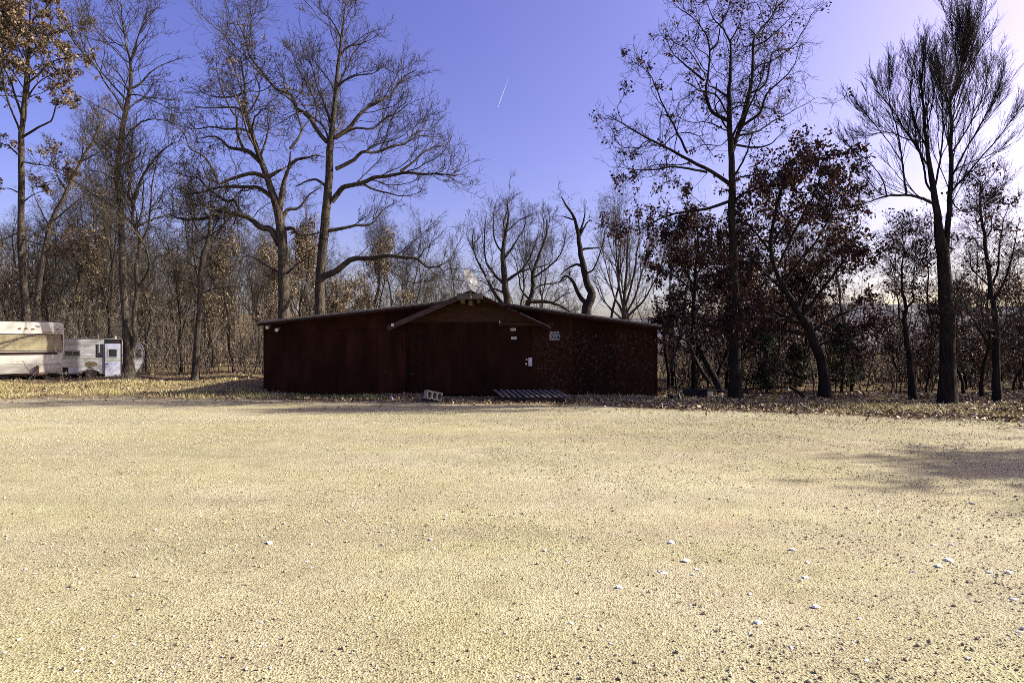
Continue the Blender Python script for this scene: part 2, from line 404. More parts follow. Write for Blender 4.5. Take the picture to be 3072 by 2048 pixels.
def grow(P, Rr, n, t0=.15, t1=1.0, ang=(28, 62), lr=(.25, .5), K=5, wander=.22, up=.05, rr=.62, rc=.013, rmin=.005, lmin=.15, lmax=9, tp=.75, wexp=1.0, rtip=.45, flat=0.0):
    N, K0, _ = P.shape
    L = plen(P); pr = L ** wexp; pr = pr / pr.sum()
    idx = rng.choice(N, n, p=pr)
    t = t0 + (t1 - t0) * rng.random(n) ** tp
    q = t * (K0 - 1); i = np.minimum(q.astype(int), K0 - 2); u = (q - i)[:, None]
    a, b = P[idx, i], P[idx, i + 1]
    pos = a * (1 - u) + b * u; d = unit(b - a)
    r = Rr[idx, i] * (1 - u[:, 0]) + Rr[idx, i + 1] * u[:, 0]
    rv = rng.normal(size=(n, 3)); pe = unit(rv - (rv * d).sum(-1, keepdims=True) * d)
    al = np.radians(rng.uniform(ang[0], ang[1], n))[:, None]
    dr = unit(np.cos(al) * d + np.sin(al) * pe + np.array([0, 0, up * 3]))
    ln = np.clip(L[idx] * rng.uniform(lr[0], lr[1], n) * (1.15 - .62 * t), lmin, lmax)
    r0 = np.minimum(r * rr, ln * rc); r0 = np.maximum(r0, rmin)
    out = np.zeros((n, K, 3)); out[:, 0] = pos
    st = (ln / (K - 1))[:, None]
    for k in range(1, K):
        dr = dr + rng.normal(0, wander, (n, 3)) + np.array([0, 0, up])
        if flat: dr[:, 2] *= (1 - flat)
        dr = unit(dr); out[:, k] = out[:, k - 1] + dr * st
    rad = r0[:, None] + (np.maximum(r0 * rtip, rmin * .7) - r0)[:, None] * np.linspace(0, 1, K)[None]
    return out, rad
def tubes(batches):
    """batches of (P (n,K,3), R (n,K), sides) -> verts, [quads]"""
    Vs, Fs, base = [], [], 0
    for P, Rr, S in batches:
        n, K, _ = P.shape
        if n == 0: continue
        T = np.empty_like(P); T[:, 1:-1] = P[:, 2:] - P[:, :-2]; T[:, 0] = P[:, 1] - P[:, 0]; T[:, -1] = P[:, -1] - P[:, -2]
        T = unit(T)
        ov = unit(P[:, -1] - P[:, 0]); ref = np.where(np.abs(ov[:, 2:3]) < .8, np.array([0, 0, 1.0]), np.array([1.0, 0, 0]))
        ref = unit(np.cross(ov, ref))[:, None, :]
        U = unit(ref - (ref * T).sum(-1, keepdims=True) * T); W = np.cross(T, U)
        a = np.arange(S) * 2 * np.pi / S
        ring = P[:, :, None] + Rr[:, :, None, None] * (np.cos(a)[None, None, :, None] * U[:, :, None] + np.sin(a)[None, None, :, None] * W[:, :, None])
        Vs.append(ring.reshape(-1, 3))
        k = np.arange(n)[:, None, None] * (K * S) + np.arange(K - 1)[None, :, None] * S
        s = np.arange(S)[None, None]; s2 = (s + 1) % S
        q = np.stack([k + s, k + s2, k + S + s2, k + S + s], -1).reshape(-1, 4) + base
        Fs.append(q); base += n * K * S
    return np.concatenate(Vs), [np.concatenate(Fs)]
def leaf_mesh(name, pos, size=(.09, .15), aspect=.55, droop=.9, tint=None):
    n = len(pos)
    d = unit(rng.normal(size=(n, 3)) - np.array([0, 0, droop]))
    v = rng.normal(size=(n, 3)); s = unit(v - (v * d).sum(-1, keepdims=True) * d); nn = np.cross(d, s)
    L = rng.uniform(size[0], size[1], n)[:, None]; w_ = L * aspect * rng.uniform(.35, .6, (n, 1))
    cur = L * rng.uniform(-.05, .22, (n, 1))
    a = pos; b = pos + d * L * .55 + s * w_ + nn * cur; c = pos + d * L + nn * cur * .4; e = pos + d * L * .5 - s * w_ + nn * cur
    V = np.stack([a, b, c, e], 1).reshape(-1, 3)
    i = np.arange(n) * 4
    F3 = np.concatenate([np.stack([i, i + 1, i + 2], -1), np.stack([i, i + 2, i + 3], -1)])
    tn = rng.random(n) if tint is None else tint
    return np_mesh(name, V, [F3], False, {'tint': np.repeat(tn, 4)})
def along(P, n, t0=.3):
    N, K, _ = P.shape; idx = rng.integers(0, N, n); t = (t0 + (1 - t0) * rng.random(n)) * (K - 1)
    i = np.minimum(t.astype(int), K - 2); u = (t - i)[:, None]
    return P[idx, i] * (1 - u) + P[idx, i + 1] * u

def grow2(srcs, n, **k):
    """branches from several sets of parents, shared out by their total length"""
    tot = np.array([plen(P).sum() for P, _ in srcs]); m = np.maximum(1, np.round(n * tot / tot.sum()).astype(int))
    outs = [grow(P, Rr, int(c), **k) for (P, Rr), c in zip(srcs, m)]
    return np.concatenate([o[0] for o in outs]), np.concatenate([o[1] for o in outs])
def flesh(limbs, spec, st):
    """limbs: list of (P, R) sets -> three levels of finer branches. spec=(n1,n2,n3)"""
    n1, n2, n3 = spec; rm = st.get('rmin', .006)
    L1 = grow2(limbs, n1, t0=st.get('t0', .15), tp=.62, ang=st['ang'], lr=st.get('lr1', (.28, .58)), K=9, wander=st['w'], up=st['up'], rr=.55, rc=.0105 * st.get('rk', 1), rmin=rm, lmin=.5, lmax=st.get('lmax', 4.6))
    L2 = grow2(limbs + [L1, L1], n2, t0=.12, tp=.65, ang=st['ang'], lr=(.25, .6), K=6, wander=st['w'], up=st['up'], rr=.55, rc=.0085 * st.get('rk', 1), rmin=rm, lmin=.3, lmax=st.get('lmax2', 2.0))
    L3 = grow2([L1, L2, L2], n3, t0=.15, ang=st.get('ang3', st['ang']), lr=(.3, .7), K=3, wander=st['w'] * 1.1, up=st['up'], rr=.6, rc=.0075, rmin=rm * .85, lmin=.18, lmax=st.get('lmax3', .9))
    return L1, L2, L3
OAK = dict(ang=(30, 75), w=.30, up=.03, gn=.06)
SPREAD = dict(ang=(25, 58), w=.19, up=.055, gn=.04)
BROOM = dict(ang=(10, 30), w=.10, up=.10, lr1=(.35, .6), lmax=5, gn=.02)

def hero(name, label, cat, D, trunk, limbs, spec, style, mat, leaves=None, group=None, extra=0, base_py=None, trunk_split=None, mapf=None, sc=1.0, ddk=.45, rtop=None):
    """trunk: [(x, y, halfwidth)...] in picture coordinates of mapf, base first; limbs: [([(x, y)...], halfwidth)]"""
    f = mapf or (lambda x, y: (x, y))
    k = 1.0 / sc
    tp = [(*f(a[0], a[1]), a[2] * k) for a in trunk]
    T3 = [pt(a[0], a[1], D) for a in tp]
    bx = T3[0][0]; gzb = gzf(bx, D)
    T3 = [(bx, D, gzb - .25)] + ([] if T3[0][2] < gzb + .1 else [(bx, D, gzb + .15)]) + [p for p in T3 if p[2] > gzb + .2]
    rad = [tp[0][2] / F * D] * (len(T3) - len([p for p in tp])) if len(T3) > len(tp) else []
    rr = rad + [a[2] / F * D for a in tp][len(tp) - (len(T3) - len(rad)):]
    K = 26
    TP = resample(T3, K, .012); t = np.linspace(0, len(T3) - 1, K); TR = np.interp(t, np.arange(len(rr)), rr)
    hgt = TP[:, 2] - gzb
    TR = TR * (1 + .38 * np.exp(-np.maximum(hgt, 0) / .2)) * (1 + rng.normal(0, .03, K))
    TR = np.maximum(TR, .006)
    placed = [(np.array([(1536 + p[0] / p[1] * F, 1024 - (p[2] - CAM_H) / p[1] * F) for p in TP]), TP[:, 1])]
    LP, LR = [], []
    for item in limbs:
        pts, hw = item[0], item[1]
        fp = [f(*p) for p in pts]
        best, Ds = 1e9, D
        for pp, dd in placed:
            q = np.linalg.norm(pp - np.array(fp[0]), axis=1); j = q.argmin()
            if q[j] < best: best, Ds = q[j], dd[j]
        span = np.linalg.norm(np.diff(np.array(fp), axis=0), axis=1).sum() / F * D
        dd = (item[2] if len(item) > 2 else rng.uniform(-ddk, ddk)) * span
        tt_ = np.linspace(0, 1, len(fp))
        P3 = [pt(p[0], p[1], Ds + dd * u ** 1.2) for p, u in zip(fp, tt_)]
        Q = resample(resample(P3, max(5, min(13, int(span / .55))), style.get('gn', .03) * min(2.0, max(.5, span / 4))), 22, .006)
        r0 = hw * k / F * D; LP.append(Q); r0 *= style.get('lw', 1.0); LR.append(np.maximum(r0 * (1 - .87 * np.linspace(0, 1, 22)), .009))
        placed.append((np.array([(1536 + p[0] / p[1] * F, 1024 - (p[2] - CAM_H) / p[1] * F) for p in Q]), Q[:, 1]))
    if extra:
        a, b = rs_batch(TP[None], TR[None], 22)
        E, ER = grow(a, b, extra, t0=.45, t1=.97, ang=(35, 65), lr=(.2, .38), K=22, wander=.13, up=.03, rr=.4, rc=.016, rmin=.010)
        E = E.copy()
        for j in range(extra):      # these limbs reach towards and away from the viewer
            s = E[j, 0]; E[j, :, 0] = s[0] + (E[j, :, 0] - s[0]) * .55
            E[j, :, 1] = s[1] + (E[j, :, 1] - s[1]) * 1.3
        LP += list(E); LR += list(ER)
    # the thin top of the trunk also carries branches
    (P1, R1), (P2, R2), (P3, R3) = flesh([(np.array(LP), np.array(LR)), (TP[None, K // 2:], TR[None, K // 2:])], spec, style)
    root = thing(name, label, cat, (bx, D, gzb), 0, group)
    off = np.array([bx, D, gzb])
    V, Fq = tubes([(TP[None] - off, TR[None], 14)])
    link('trunk', np_mesh('trunk', V, Fq, True), mat, root)
    V, Fq = tubes([(np.array(LP) - off, np.array(LR), 7), (P1 - off, R1, 5), (P2 - off, R2, 3), (P3 - off, R3, 3)])
    link('crown', np_mesh('crown', V, Fq, True), mat, root)
    if leaves:
        n, lm, size, filt = leaves
        src = np.concatenate([rs_batch(P2, R2, 3)[0], P3])
        if filt is not None: src = src[filt(src[:, 2])]
        cl = along(src, max(1, n // 9), .65)
        pos = np.repeat(cl, 9, 0) + rng.normal(0, .062, (len(cl) * 9, 3))
        tn = np.clip(np.repeat(rng.normal(.45, .22, len(cl)), 9) + rng.normal(0, .16, len(pos)), 0, 1)
        tag(link('leaves', leaf_mesh('leaves', pos - off, size, tint=tn), lm, root), kind='stuff')
    return root

z7 = lambda x, y: (500 + x / 1.568, y / 1.568)
z8 = lambda x, y: (1750 + x / 1.568, y / 1.568)
z6 = lambda x, y: (x / 1.65, y / 1.65)
z3 = lambda x, y: (1350 + x / 3.36, 780 + y / 3.36)
d1 = lambda x, y: (x * 1.3061, y * 1.3061)

# ------------------------------------------------------------------ big trees near the building
hero('bare_oak', 'tallest bare oak behind the left half of the shed, straight trunk', 'tree', 27.0,
     [(715, 1800, 27), (720, 1470, 23), (725, 1250, 22), (745, 1050, 20), (755, 930, 19), (765, 800, 18), (770, 680, 16), (780, 600, 13), (795, 450, 10), (805, 330, 8), (820, 200, 6), (835, 80, 4), (842, -10, 2)],
     [([(755, 670), (700, 580), (620, 500), (560, 450), (500, 400), (420, 310), (380, 230), (340, 130), (318, 55)], 9),
      ([(790, 650), (880, 570), (960, 500), (1050, 445), (1110, 380), (1170, 335)], 9),
      ([(795, 795), (900, 735), (1000, 705), (1100, 670), (1180, 620), (1235, 555)], 8),
      ([(775, 950), (830, 890), (900, 850), (1000, 825), (1100, 805), (1200, 800), (1290, 815), (1370, 830)], 11),
      ([(740, 1300), (850, 1240), (950, 1210), (1050, 1195), (1150, 1210), (1240, 1250), (1310, 1275)], 13),
      ([(755, 1085), (850, 1060), (930, 1070), (1000, 1000), (1070, 945)], 8),
      ([(785, 650), (860, 612), (950, 600), (1040, 560), (1120, 500), (1190, 490)], 6),
      ([(755, 880), (690, 840), (630, 870), (595, 870)], 6),
      ([(815, 270), (870, 215), (940, 190), (995, 168)], 4),
      ([(800, 410), (860, 370), (950, 350), (1025, 308)], 5),
      ([(780, 600), (740, 480), (720, 420), (680, 300), (640, 225)], 5),
      ([(700, 575), (690, 440), (610, 330), (590, 190)], 4),
      ([(1100, 805), (1180, 740), (1250, 690), (1335, 680)], 5),
      ([(770, 690), (720, 560), (640, 520), (560, 560), (480, 620)], 4),
      ([(900, 850), (1000, 900), (1100, 920), (1210, 900)], 5),
      ([(825, 190), (790, 120), (745, 60), (705, 10)], 3)],
     (210, 1600, 7200), dict(SPREAD, rmin=.0078, gn=.055, lw=1.2), M['bark'], mapf=z7, sc=1.568, extra=6)
hero('gnarled_oak', 'gnarled bare oak left of the tallest oak, with twisting limbs', 'tree', 26.2,
     [(555, 1810, 34), (550, 1490, 27), (550, 1300, 25), (545, 1150, 22), (525, 1000, 21), (500, 920, 17), (470, 830, 14), (430, 720, 12), (400, 620, 10), (375, 540, 9), (370, 420, 6), (355, 330, 4), (345, 270, 2)],
     [([(530, 1150), (490, 1090), (420, 1040), (350, 1000), (280, 990), (200, 1010), (130, 1030), (60, 1010), (-10, 1005)], 13),
      ([(528, 990), (545, 880), (570, 790), (580, 700)], 12),
      ([(570, 790), (610, 750), (690, 735), (745, 742)], 7),
      ([(475, 835), (400, 820), (300, 840), (240, 855), (180, 800)], 9),
      ([(440, 760), (370, 720), (300, 690), (230, 665), (140, 660)], 9),
      ([(500, 930), (420, 870), (330, 880), (250, 900), (150, 900), (60, 930)], 8),
      ([(540, 1035), (575, 985), (630, 975), (670, 910), (722, 880)], 8),
      ([(545, 1085), (600, 1080), (650, 1105), (720, 1095)], 8),
      ([(475, 835), (530, 810), (575, 780)], 9),
      ([(380, 545), (300, 520), (220, 510), (130, 500)], 5),
      ([(370, 430), (300, 450), (200, 440), (95, 400)], 4.5),
      ([(405, 630), (330, 600), (240, 600), (150, 590), (60, 560)], 5),
      ([(350, 1000), (300, 940), (230, 920), (170, 860), (100, 830), (0, 800)], 6),
      ([(370, 720), (340, 600), (300, 520), (280, 400), (235, 300)], 5),
      ([(580, 700), (605, 600), (610, 500), (560, 420), (545, 330)], 5),
      ([(375, 540), (430, 460), (420, 380), (460, 290)], 4),
      ([(440, 740), (480, 640), (470, 560), (500, 470)], 4),
      ([(240, 855), (180, 780), (130, 700), (60, 600), (-20, 560)], 4),
      ([(550, 1300), (620, 1240), (700, 1200)], 5), ([(550, 1290), (470, 1250), (400, 1200), (330, 1230)], 5)],
     (220, 1400, 5000), dict(OAK, rmin=.0082, gn=.10, lw=1.35), M['bark'], leaves=(700, M['leaf_tan'], (.10, .15), lambda z: z[:, 2 - 2] < 6 if False else (z[:, 0] if z.ndim > 1 else z) < 7), mapf=z7, sc=1.568, extra=5)
hero('tall_oak', 'tall dark oak right of the shed with a few rusty leaves', 'tree', 16.5,
     [(715, 1875, 27), (712, 1568, 25), (710, 1400, 23), (705, 1200, 19), (700, 1000, 17), (700, 850, 15), (695, 700, 14), (690, 600, 12), (685, 480, 10), (690, 350, 7), (690, 190, 4)],
     [([(695, 870), (640, 850), (580, 810), (530, 770), (470, 710), (400, 680), (330, 660), (270, 640), (200, 600), (130, 560), (95, 535)], 9),
      ([(695, 945), (620, 960), (540, 990), (450, 1010), (370, 1010), (290, 1040), (250, 1080), (150, 1070)], 7),
      ([(580, 810), (460, 795), (380, 790), (300, 800), (220, 790), (155, 775)], 5),
      ([(685, 570), (610, 530), (575, 480), (570, 400), (580, 330), (595, 240), (560, 150), (500, 60), (430, 35)], 8),
      ([(700, 710), (740, 600), (770, 480), (790, 350), (800, 220), (830, 150), (880, 80), (905, -10)], 10),
      ([(690, 200), (640, 120), (590, 60), (570, -10)], 4), ([(690, 200), (740, 110), (765, -10)], 4),
      ([(685, 460), (620, 420), (575, 390)], 6),
      ([(750, 590), (820, 540), (850, 470), (930, 400), (980, 330), (1025, 230)], 6),
      ([(730, 640), (820, 620), (900, 580), (980, 520), (1090, 455)], 5),
      ([(715, 680), (820, 690), (900, 660), (960, 600)], 5),
      ([(490, 720), (450, 620), (380, 550), (360, 450), (280, 330), (215, 285)], 5),
      ([(570, 380), (490, 310), (440, 260), (385, 180)], 5),
      ([(780, 440), (840, 400), (900, 300), (890, 240), (950, 230), (1035, 215)], 5),
      ([(800, 220), (870, 180), (940, 120), (1000, 60)], 4),
      ([(700, 860), (760, 830), (860, 820), (950, 790)], 5), ([(700, 950), (780, 900), (880, 880), (960, 850)], 5),
      ([(595, 240), (640, 180), (650, 90), (700, 20)], 4)],
     (190, 1300, 4200), dict(OAK, rmin=.0052, lw=1.15, lmax=2.4, lmax2=1.2, lmax3=.55), M['bark_dark'],
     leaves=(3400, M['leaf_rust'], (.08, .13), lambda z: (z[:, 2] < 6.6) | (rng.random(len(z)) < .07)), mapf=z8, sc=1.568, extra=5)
hero('broom_crowned_tree', 'bare tree at far right with twin stems and broom-like upright twigs', 'tree', 15.4,
     [(1712, 1890, 34), (1712, 1568, 30), (1705, 1400, 28), (1694, 1200, 26), (1668, 1050, 16), (1655, 950, 14), (1640, 850, 11), (1620, 700, 9), (1610, 550, 7), (1600, 400, 5), (1590, 250, 3), (1608, 150, 2)],
     [([(1705, 1200), (1718, 1050), (1722, 950), (1720, 800), (1725, 650), (1735, 500), (1740, 380), (1760, 250), (1780, 130), (1787, 50)], 17),
      ([(1655, 960), (1590, 930), (1520, 920), (1430, 925), (1370, 935), (1300, 960), (1200, 972)], 9),
      ([(1520, 920), (1505, 800), (1490, 650), (1470, 500), (1445, 350), (1440, 270)], 6),
      ([(1430, 925), (1400, 830), (1350, 760), (1280, 690), (1225, 635)], 4),
      ([(1650, 900), (1690, 700), (1700, 550), (1690, 380), (1670, 200)], 6),
      ([(1720, 860), (1780, 720), (1850, 560), (1920, 420), (1955, 290)], 6),
      ([(1722, 710), (1800, 560), (1880, 380), (1905, 190)], 6),
      ([(1722, 910), (1830, 780), (1950, 600), (2060, 420)], 6),
      ([(1640, 810), (1560, 650), (1480, 480), (1375, 320)], 5),
      ([(1620, 660), (1560, 520), (1540, 350), (1550, 220)], 5),
      ([(1725, 820), (1800, 760), (1920, 700), (2010, 640)], 4),
      ([(1735, 520), (1790, 380), (1830, 220), (1835, 130)], 4),
      ([(1610, 560), (1640, 420), (1650, 280), (1660, 190)], 4),
      ([(1735, 500), (1710, 350), (1700, 200), (1705, 100)], 4),
      ([(1500, 750), (1420, 600), (1340, 480), (1280, 420)], 3),
      ([(1725, 930), (1790, 1000), (1880, 960), (1990, 860)], 4)],
     (320, 2800, 8500), dict(BROOM, rmin=.0038, w=.07, up=.06, rk=.75, lw=.8, lmax=1.7, lmax2=1.0, lmax3=.6, ang3=(12, 38)), M['bark_dark'], mapf=lambda x, y: z8(x, y + max(0, 820 - y) * .21), sc=1.568, extra=3, ddk=.3)
c5 = lambda x, y: (2450 + x / 3.646, 850 + y / 3.646)
hero('leaning_tree', 'dark tree at the right edge of the picture, trunk leaning left', 'tree', 15.6,
     [(1975, 1330, 40), (1970, 1000, 36), (1965, 600, 32), (1940, 300, 26), (1900, 50, 22), (1850, -400, 16), (1800, -800, 11), (1790, -1100, 7)],
     [([(1960, 760), (1800, 520), (1720, 370), (1600, 290), (1480, 290)], 18), ([(1960, 560), (2100, 380), (2250, 250)], 14),
      ([(1930, 200), (2050, -50), (2150, -350), (2200, -700)], 16), ([(1900, 60), (1990, -250), (2010, -600), (2060, -900)], 14),
      ([(1870, -250), (1780, -420), (1700, -520)], 9), ([(1840, -480), (1930, -700), (1950, -950)], 9),
      ([(2000, 800), (2150, 640), (2300, 560)], 9), ([(1810, -700), (1700, -900), (1650, -1100)], 7)],
     (110, 700, 3600), dict(OAK, rmin=.0035, lmax=2.2, lmax2=1.1, lmax3=.6), M['bark_dark'], leaves=(1100, M['leaf_rust'], (.07, .12), lambda z: z[:, 2] < 6.5), mapf=c5, sc=3.646, extra=4)
hero('slender_tree', 'slender dark forked tree between the leafy oak and the broom-crowned tree', 'tree', 16.2,
     [(1065, 1300, 36), (1020, 900, 30), (985, 600, 25), (960, 400, 22), (975, 250, 18), (940, 80, 13), (930, -150, 9), (950, -400, 5), (930, -600, 3)],
     [([(972, 270), (1020, 180), (1035, 60), (1060, -150), (1040, -420)], 13), ([(1000, 200), (1100, 100), (1230, 20)], 7),
      ([(985, 640), (880, 640), (840, 670)], 5), ([(945, 100), (850, 0), (760, -120)], 7), ([(975, 300), (1100, 330), (1220, 250)], 5),
      ([(940, -50), (830, -200), (760, -400)], 6), ([(1055, -100), (1170, -250), (1230, -480)], 6), ([(960, 420), (820, 330), (700, 300)], 5)],
     (80, 480, 2200), dict(OAK, rmin=.0035, lmax=1.8, lmax2=.9, lmax3=.5), M['bark_dark'], leaves=(1500, M['leaf_rust'], (.06, .11), None), mapf=c5, sc=3.646, extra=4)
c4 = lambda x, y: (1900 + x / 3.647, 850 + y / 3.647)
def full(x, y): return (x, y)
hero('rusty_leafed_oak', 'spreading oak right of the tall oak holding dense rusty brown leaves', 'tree', 16.9,
     [(2478, 1205, 18), (2470, 1110, 15), (2448, 1042, 13), (2418, 975, 11), (2375, 900, 9), (2335, 830, 7), (2312, 740, 5), (2325, 640, 4), (2350, 550, 2.5), (2360, 500, 1.5)],
     [([(2418, 975), (2330, 930), (2240, 880), (2130, 880), (2040, 850)], 6), ([(2405, 950), (2470, 860), (2540, 780), (2590, 690)], 6),
      ([(2370, 890), (2280, 800), (2200, 740), (2120, 720)], 5), ([(2350, 850), (2430, 740), (2500, 640), (2550, 540)], 5),
      ([(2330, 810), (2400, 660), (2450, 560), (2480, 480)], 4), ([(2430, 1000), (2520, 940), (2610, 920)], 5),
      ([(2435, 1010), (2330, 990), (2220, 1000), (2100, 980), (2020, 990)], 5), ([(2315, 760), (2240, 660), (2190, 600)], 4),
      ([(2445, 1040), (2540, 1010), (2620, 990)], 4), ([(2390, 925), (2440, 820), (2530, 730)], 5), ([(2340, 840), (2250, 830), (2160, 800)], 4),
      ([(2415, 965), (2290, 950), (2180, 940)], 5), ([(2312, 740), (2380, 640), (2420, 600)], 3)],
     (150, 900, 2600), dict(OAK, rmin=.0045, t0=.3, lmax=1.7, lmax2=.9, lmax3=.5), M['bark_dark'], leaves=(12500, M['leaf_rust'], (.08, .15), None), mapf=full, sc=1, extra=3)
hero('young_rusty_oak', 'small rusty oak beside the right end of the shed roof', 'tree', 18.6,
     [(2080, 1195, 8), (2082, 1100, 7), (2080, 1000, 6), (2082, 900, 5), (2088, 800, 4), (2095, 720, 3), (2085, 660, 2)],
     [([(2082, 980), (2020, 940), (1960, 950)], 3.5), ([(2082, 930), (2150, 880), (2220, 860)], 3.5), ([(2083, 880), (2010, 820), (1960, 800)], 3),
      ([(2088, 820), (2150, 760), (2190, 700)], 3), ([(2085, 1000), (2160, 960), (2230, 980)], 3), ([(2083, 860), (2030, 760), (2020, 700)], 2.6), ([(2082, 1030), (2000, 1000), (1950, 1010)], 3)],
     (60, 340, 1100), dict(OAK, rmin=.0035, lmax=1.6, lmax2=.8, lmax3=.45), M['bark_dark'], leaves=(6500, M['leaf_rust'], (.08, .14), None), mapf=full, sc=1, extra=5)

# trees at the left
hero('tan_leafed_oak', 'tall oak at the left edge keeping clumps of tan leaves', 'tree', 27.5,
     [(135, 1900, 19), (130, 1568, 17), (110, 1300, 15), (105, 1100, 14), (105, 900, 13), (105, 700, 12), (115, 550, 10), (130, 400, 8), (145, 250, 6), (150, 100, 4), (150, -60, 2)],
     [([(110, 680), (200, 630), (250, 590), (280, 530), (320, 500)], 6), ([(112, 580), (60, 420), (20, 330), (-30, 250)], 6),
      ([(128, 420), (230, 330), (330, 290), (420, 370)], 5), ([(140, 280), (250, 170), (380, 120)], 5), ([(105, 780), (30, 720), (-60, 700)], 5),
      ([(106, 800), (230, 820), (340, 850)], 4), ([(120, 520), (180, 420), (260, 370), (350, 370)], 4), ([(146, 230), (70, 120), (10, 20)], 4),
      ([(150, 120), (220, 40), (300, -40)], 4), ([(105, 960), (40, 930), (-60, 960)], 4), ([(108, 1010), (170, 960), (220, 950)], 3.5),
      ([(108, 1180), (220, 1210), (330, 1230), (440, 1250)], 4), ([(108, 1150), (30, 1180), (-40, 1200)], 4), ([(135, 360), (60, 300), (-30, 320)], 4), ([(120, 480), (50, 470), (-40, 480)], 4)],
     (120, 620, 2600), dict(SPREAD, lmax=2.6, lmax2=1.3, lmax3=.8), M['bark'], leaves=(15000, M['leaf_tan'], (.12, .2), None), mapf=z6, sc=1.65, extra=5)
hero('twin_stem_tree', 'bare twin-stemmed tree standing in front of the smaller camper', 'tree', 25.0,
     [(638, 1880, 27), (632, 1700, 22), (620, 1568, 17), (605, 1300, 15), (600, 1100, 14), (590, 950, 14), (580, 850, 13), (598, 700, 12), (612, 600, 11), (635, 480, 10), (650, 380, 7), (640, 280, 5), (610, 150, 3), (600, 20, 2)],
     [([(640, 1760), (655, 1568), (665, 1300), (660, 1100), (655, 980), (625, 880), (608, 790)], 13),
      ([(657, 1000), (690, 920), (740, 820), (830, 730), (900, 690)], 8),
      ([(605, 700), (660, 640), (720, 600), (800, 590), (900, 620)], 6), ([(648, 440), (720, 400), (790, 330), (910, 285)], 6),
      ([(645, 310), (680, 180), (740, 40), (760, -20)], 4), ([(628, 500), (530, 390), (480, 320), (410, 220)], 5),
      ([(480, 320), (430, 180), (410, 40)], 3), ([(615, 170), (560, 80), (535, -20)], 3), ([(610, 600), (520, 540), (440, 500)], 4),
      ([(590, 900), (500, 850), (430, 850)], 4), ([(665, 1130), (740, 1090), (850, 1060), (960, 1080)], 6), ([(585, 830), (680, 780), (760, 760)], 4),
      ([(638, 470), (720, 480), (830, 540), (900, 560)], 4), ([(600, 760), (510, 700), (430, 560)], 4)],
     (170, 1100, 4200), dict(SPREAD, rmin=.007), M['bark'], mapf=z6, sc=1.65, extra=5)
hero('slanting_tree', 'thin bare tree slanting right, behind the large camper', 'tree', 29.5,
     [(150, 1880, 15), (170, 1568, 13), (240, 1150, 11), (330, 950, 9), (400, 800, 7), (460, 700, 5), (500, 600, 3)],
     [([(330, 950), (260, 820), (240, 700)], 4), ([(400, 800), (480, 760), (540, 700)], 4), ([(270, 1090), (380, 1000), (450, 960)], 4), ([(430, 750), (420, 640), (400, 560)], 3), ([(250, 1130), (180, 1000), (150, 880)], 4)],
     (80, 500, 2200), SPREAD, M['bark_pale'], leaves=(350, M['leaf_tan'], (.1, .16), None), mapf=z6, sc=1.65, extra=4)
hero('straight_dark_tree', 'straight dark tree in the thicket left of the shed', 'tree', 25.6,
     [(965, 1880, 17), (985, 1568, 15), (1000, 1300, 13), (1030, 1190, 10), (1042, 1100, 8), (1045, 1000, 4), (1040, 950, 2)],
     [([(1030, 1200), (960, 1100), (930, 1020), (920, 960)], 4), ([(1035, 1170), (1120, 1100), (1180, 1020)], 4), ([(1005, 1290), (920, 1240), (850, 1200)], 4), ([(1000, 1330), (1090, 1280), (1200, 1260)], 4),
      ([(1040, 1110), (1080, 1020), (1090, 950)], 3), ([(995, 1420), (900, 1390), (800, 1400)], 4), ([(995, 1450), (1100, 1420), (1230, 1430)], 4), ([(1042, 1090), (990, 1000), (985, 930)], 3)],
     (70, 330, 1100), dict(SPREAD, rmin=.0055), M['bark'], leaves=(40, M['leaf_tan'], (.1, .16), None), mapf=z6, sc=1.65, extra=5)

# trees behind the middle of the shed
hero('dead_snag', 'crooked dead tree behind the right half of the shed', 'tree', 29.0,
     [(1757, 1130, 16), (1757, 947, 15), (1767, 908, 14), (1776, 881, 12), (1764, 857, 11), (1755, 819, 10), (1749, 795, 9), (1740, 745, 7), (1735, 700, 6), (1722, 650, 4), (1700, 620, 3), (1685, 590, 1.5)],
     [([(1762, 915), (1743, 905), (1731, 870), (1719, 842), (1710, 825), (1686, 840), (1677, 856)], 8), ([(1710, 825), (1707, 810)], 3),
      ([(1750, 800), (1724, 797), (1700, 805), (1670, 830)], 5), ([(1742, 750), (1780, 745), (1812, 735)], 4), ([(1737, 710), (1760, 670), (1772, 665)], 4), ([(1737, 700), (1755, 650), (1752, 600)], 4),
      ([(1725, 660), (1690, 650), (1665, 645)], 3), ([(1755, 820), (1790, 790), (1815, 700), (1790, 670)], 3)],
     (35, 110, 260), dict(OAK, w=.34, up=.0, lmax=1.6, lmax2=.8, lmax3=.4), M['bark_dead'], mapf=full, sc=1, extra=0, ddk=.2)
hero('spreading_tree', 'bare spreading tree behind the satellite dish', 'tree', 30.5,
     [(1525, 1130, 12), (1522, 911, 11), (1516, 869, 10), (1512, 810, 9), (1508, 760, 7), (1515, 710, 5), (1525, 650, 3), (1520, 600, 2)],
     [([(1518, 925), (1490, 880), (1465, 845), (1440, 800), (1425, 740), (1420, 680)], 8), ([(1512, 850), (1480, 815), (1460, 780), (1455, 700), (1460, 640)], 6),
      ([(1514, 845), (1545, 825), (1580, 790), (1600, 740), (1620, 690)], 7), ([(1510, 780), (1540, 740), (1570, 690), (1580, 640)], 5),
      ([(1518, 880), (1480, 865), (1455, 880)], 5), ([(1508, 760), (1480, 710), (1480, 650), (1490, 600)], 4), ([(1550, 820), (1610, 800), (1650, 790), (1660, 740)], 4), ([(1515, 700), (1560, 660), (1600, 640)], 3)],
     (90, 560, 1900), dict(SPREAD, rmin=.006, lw=.75), M['bark'], mapf=full, sc=1, extra=5)
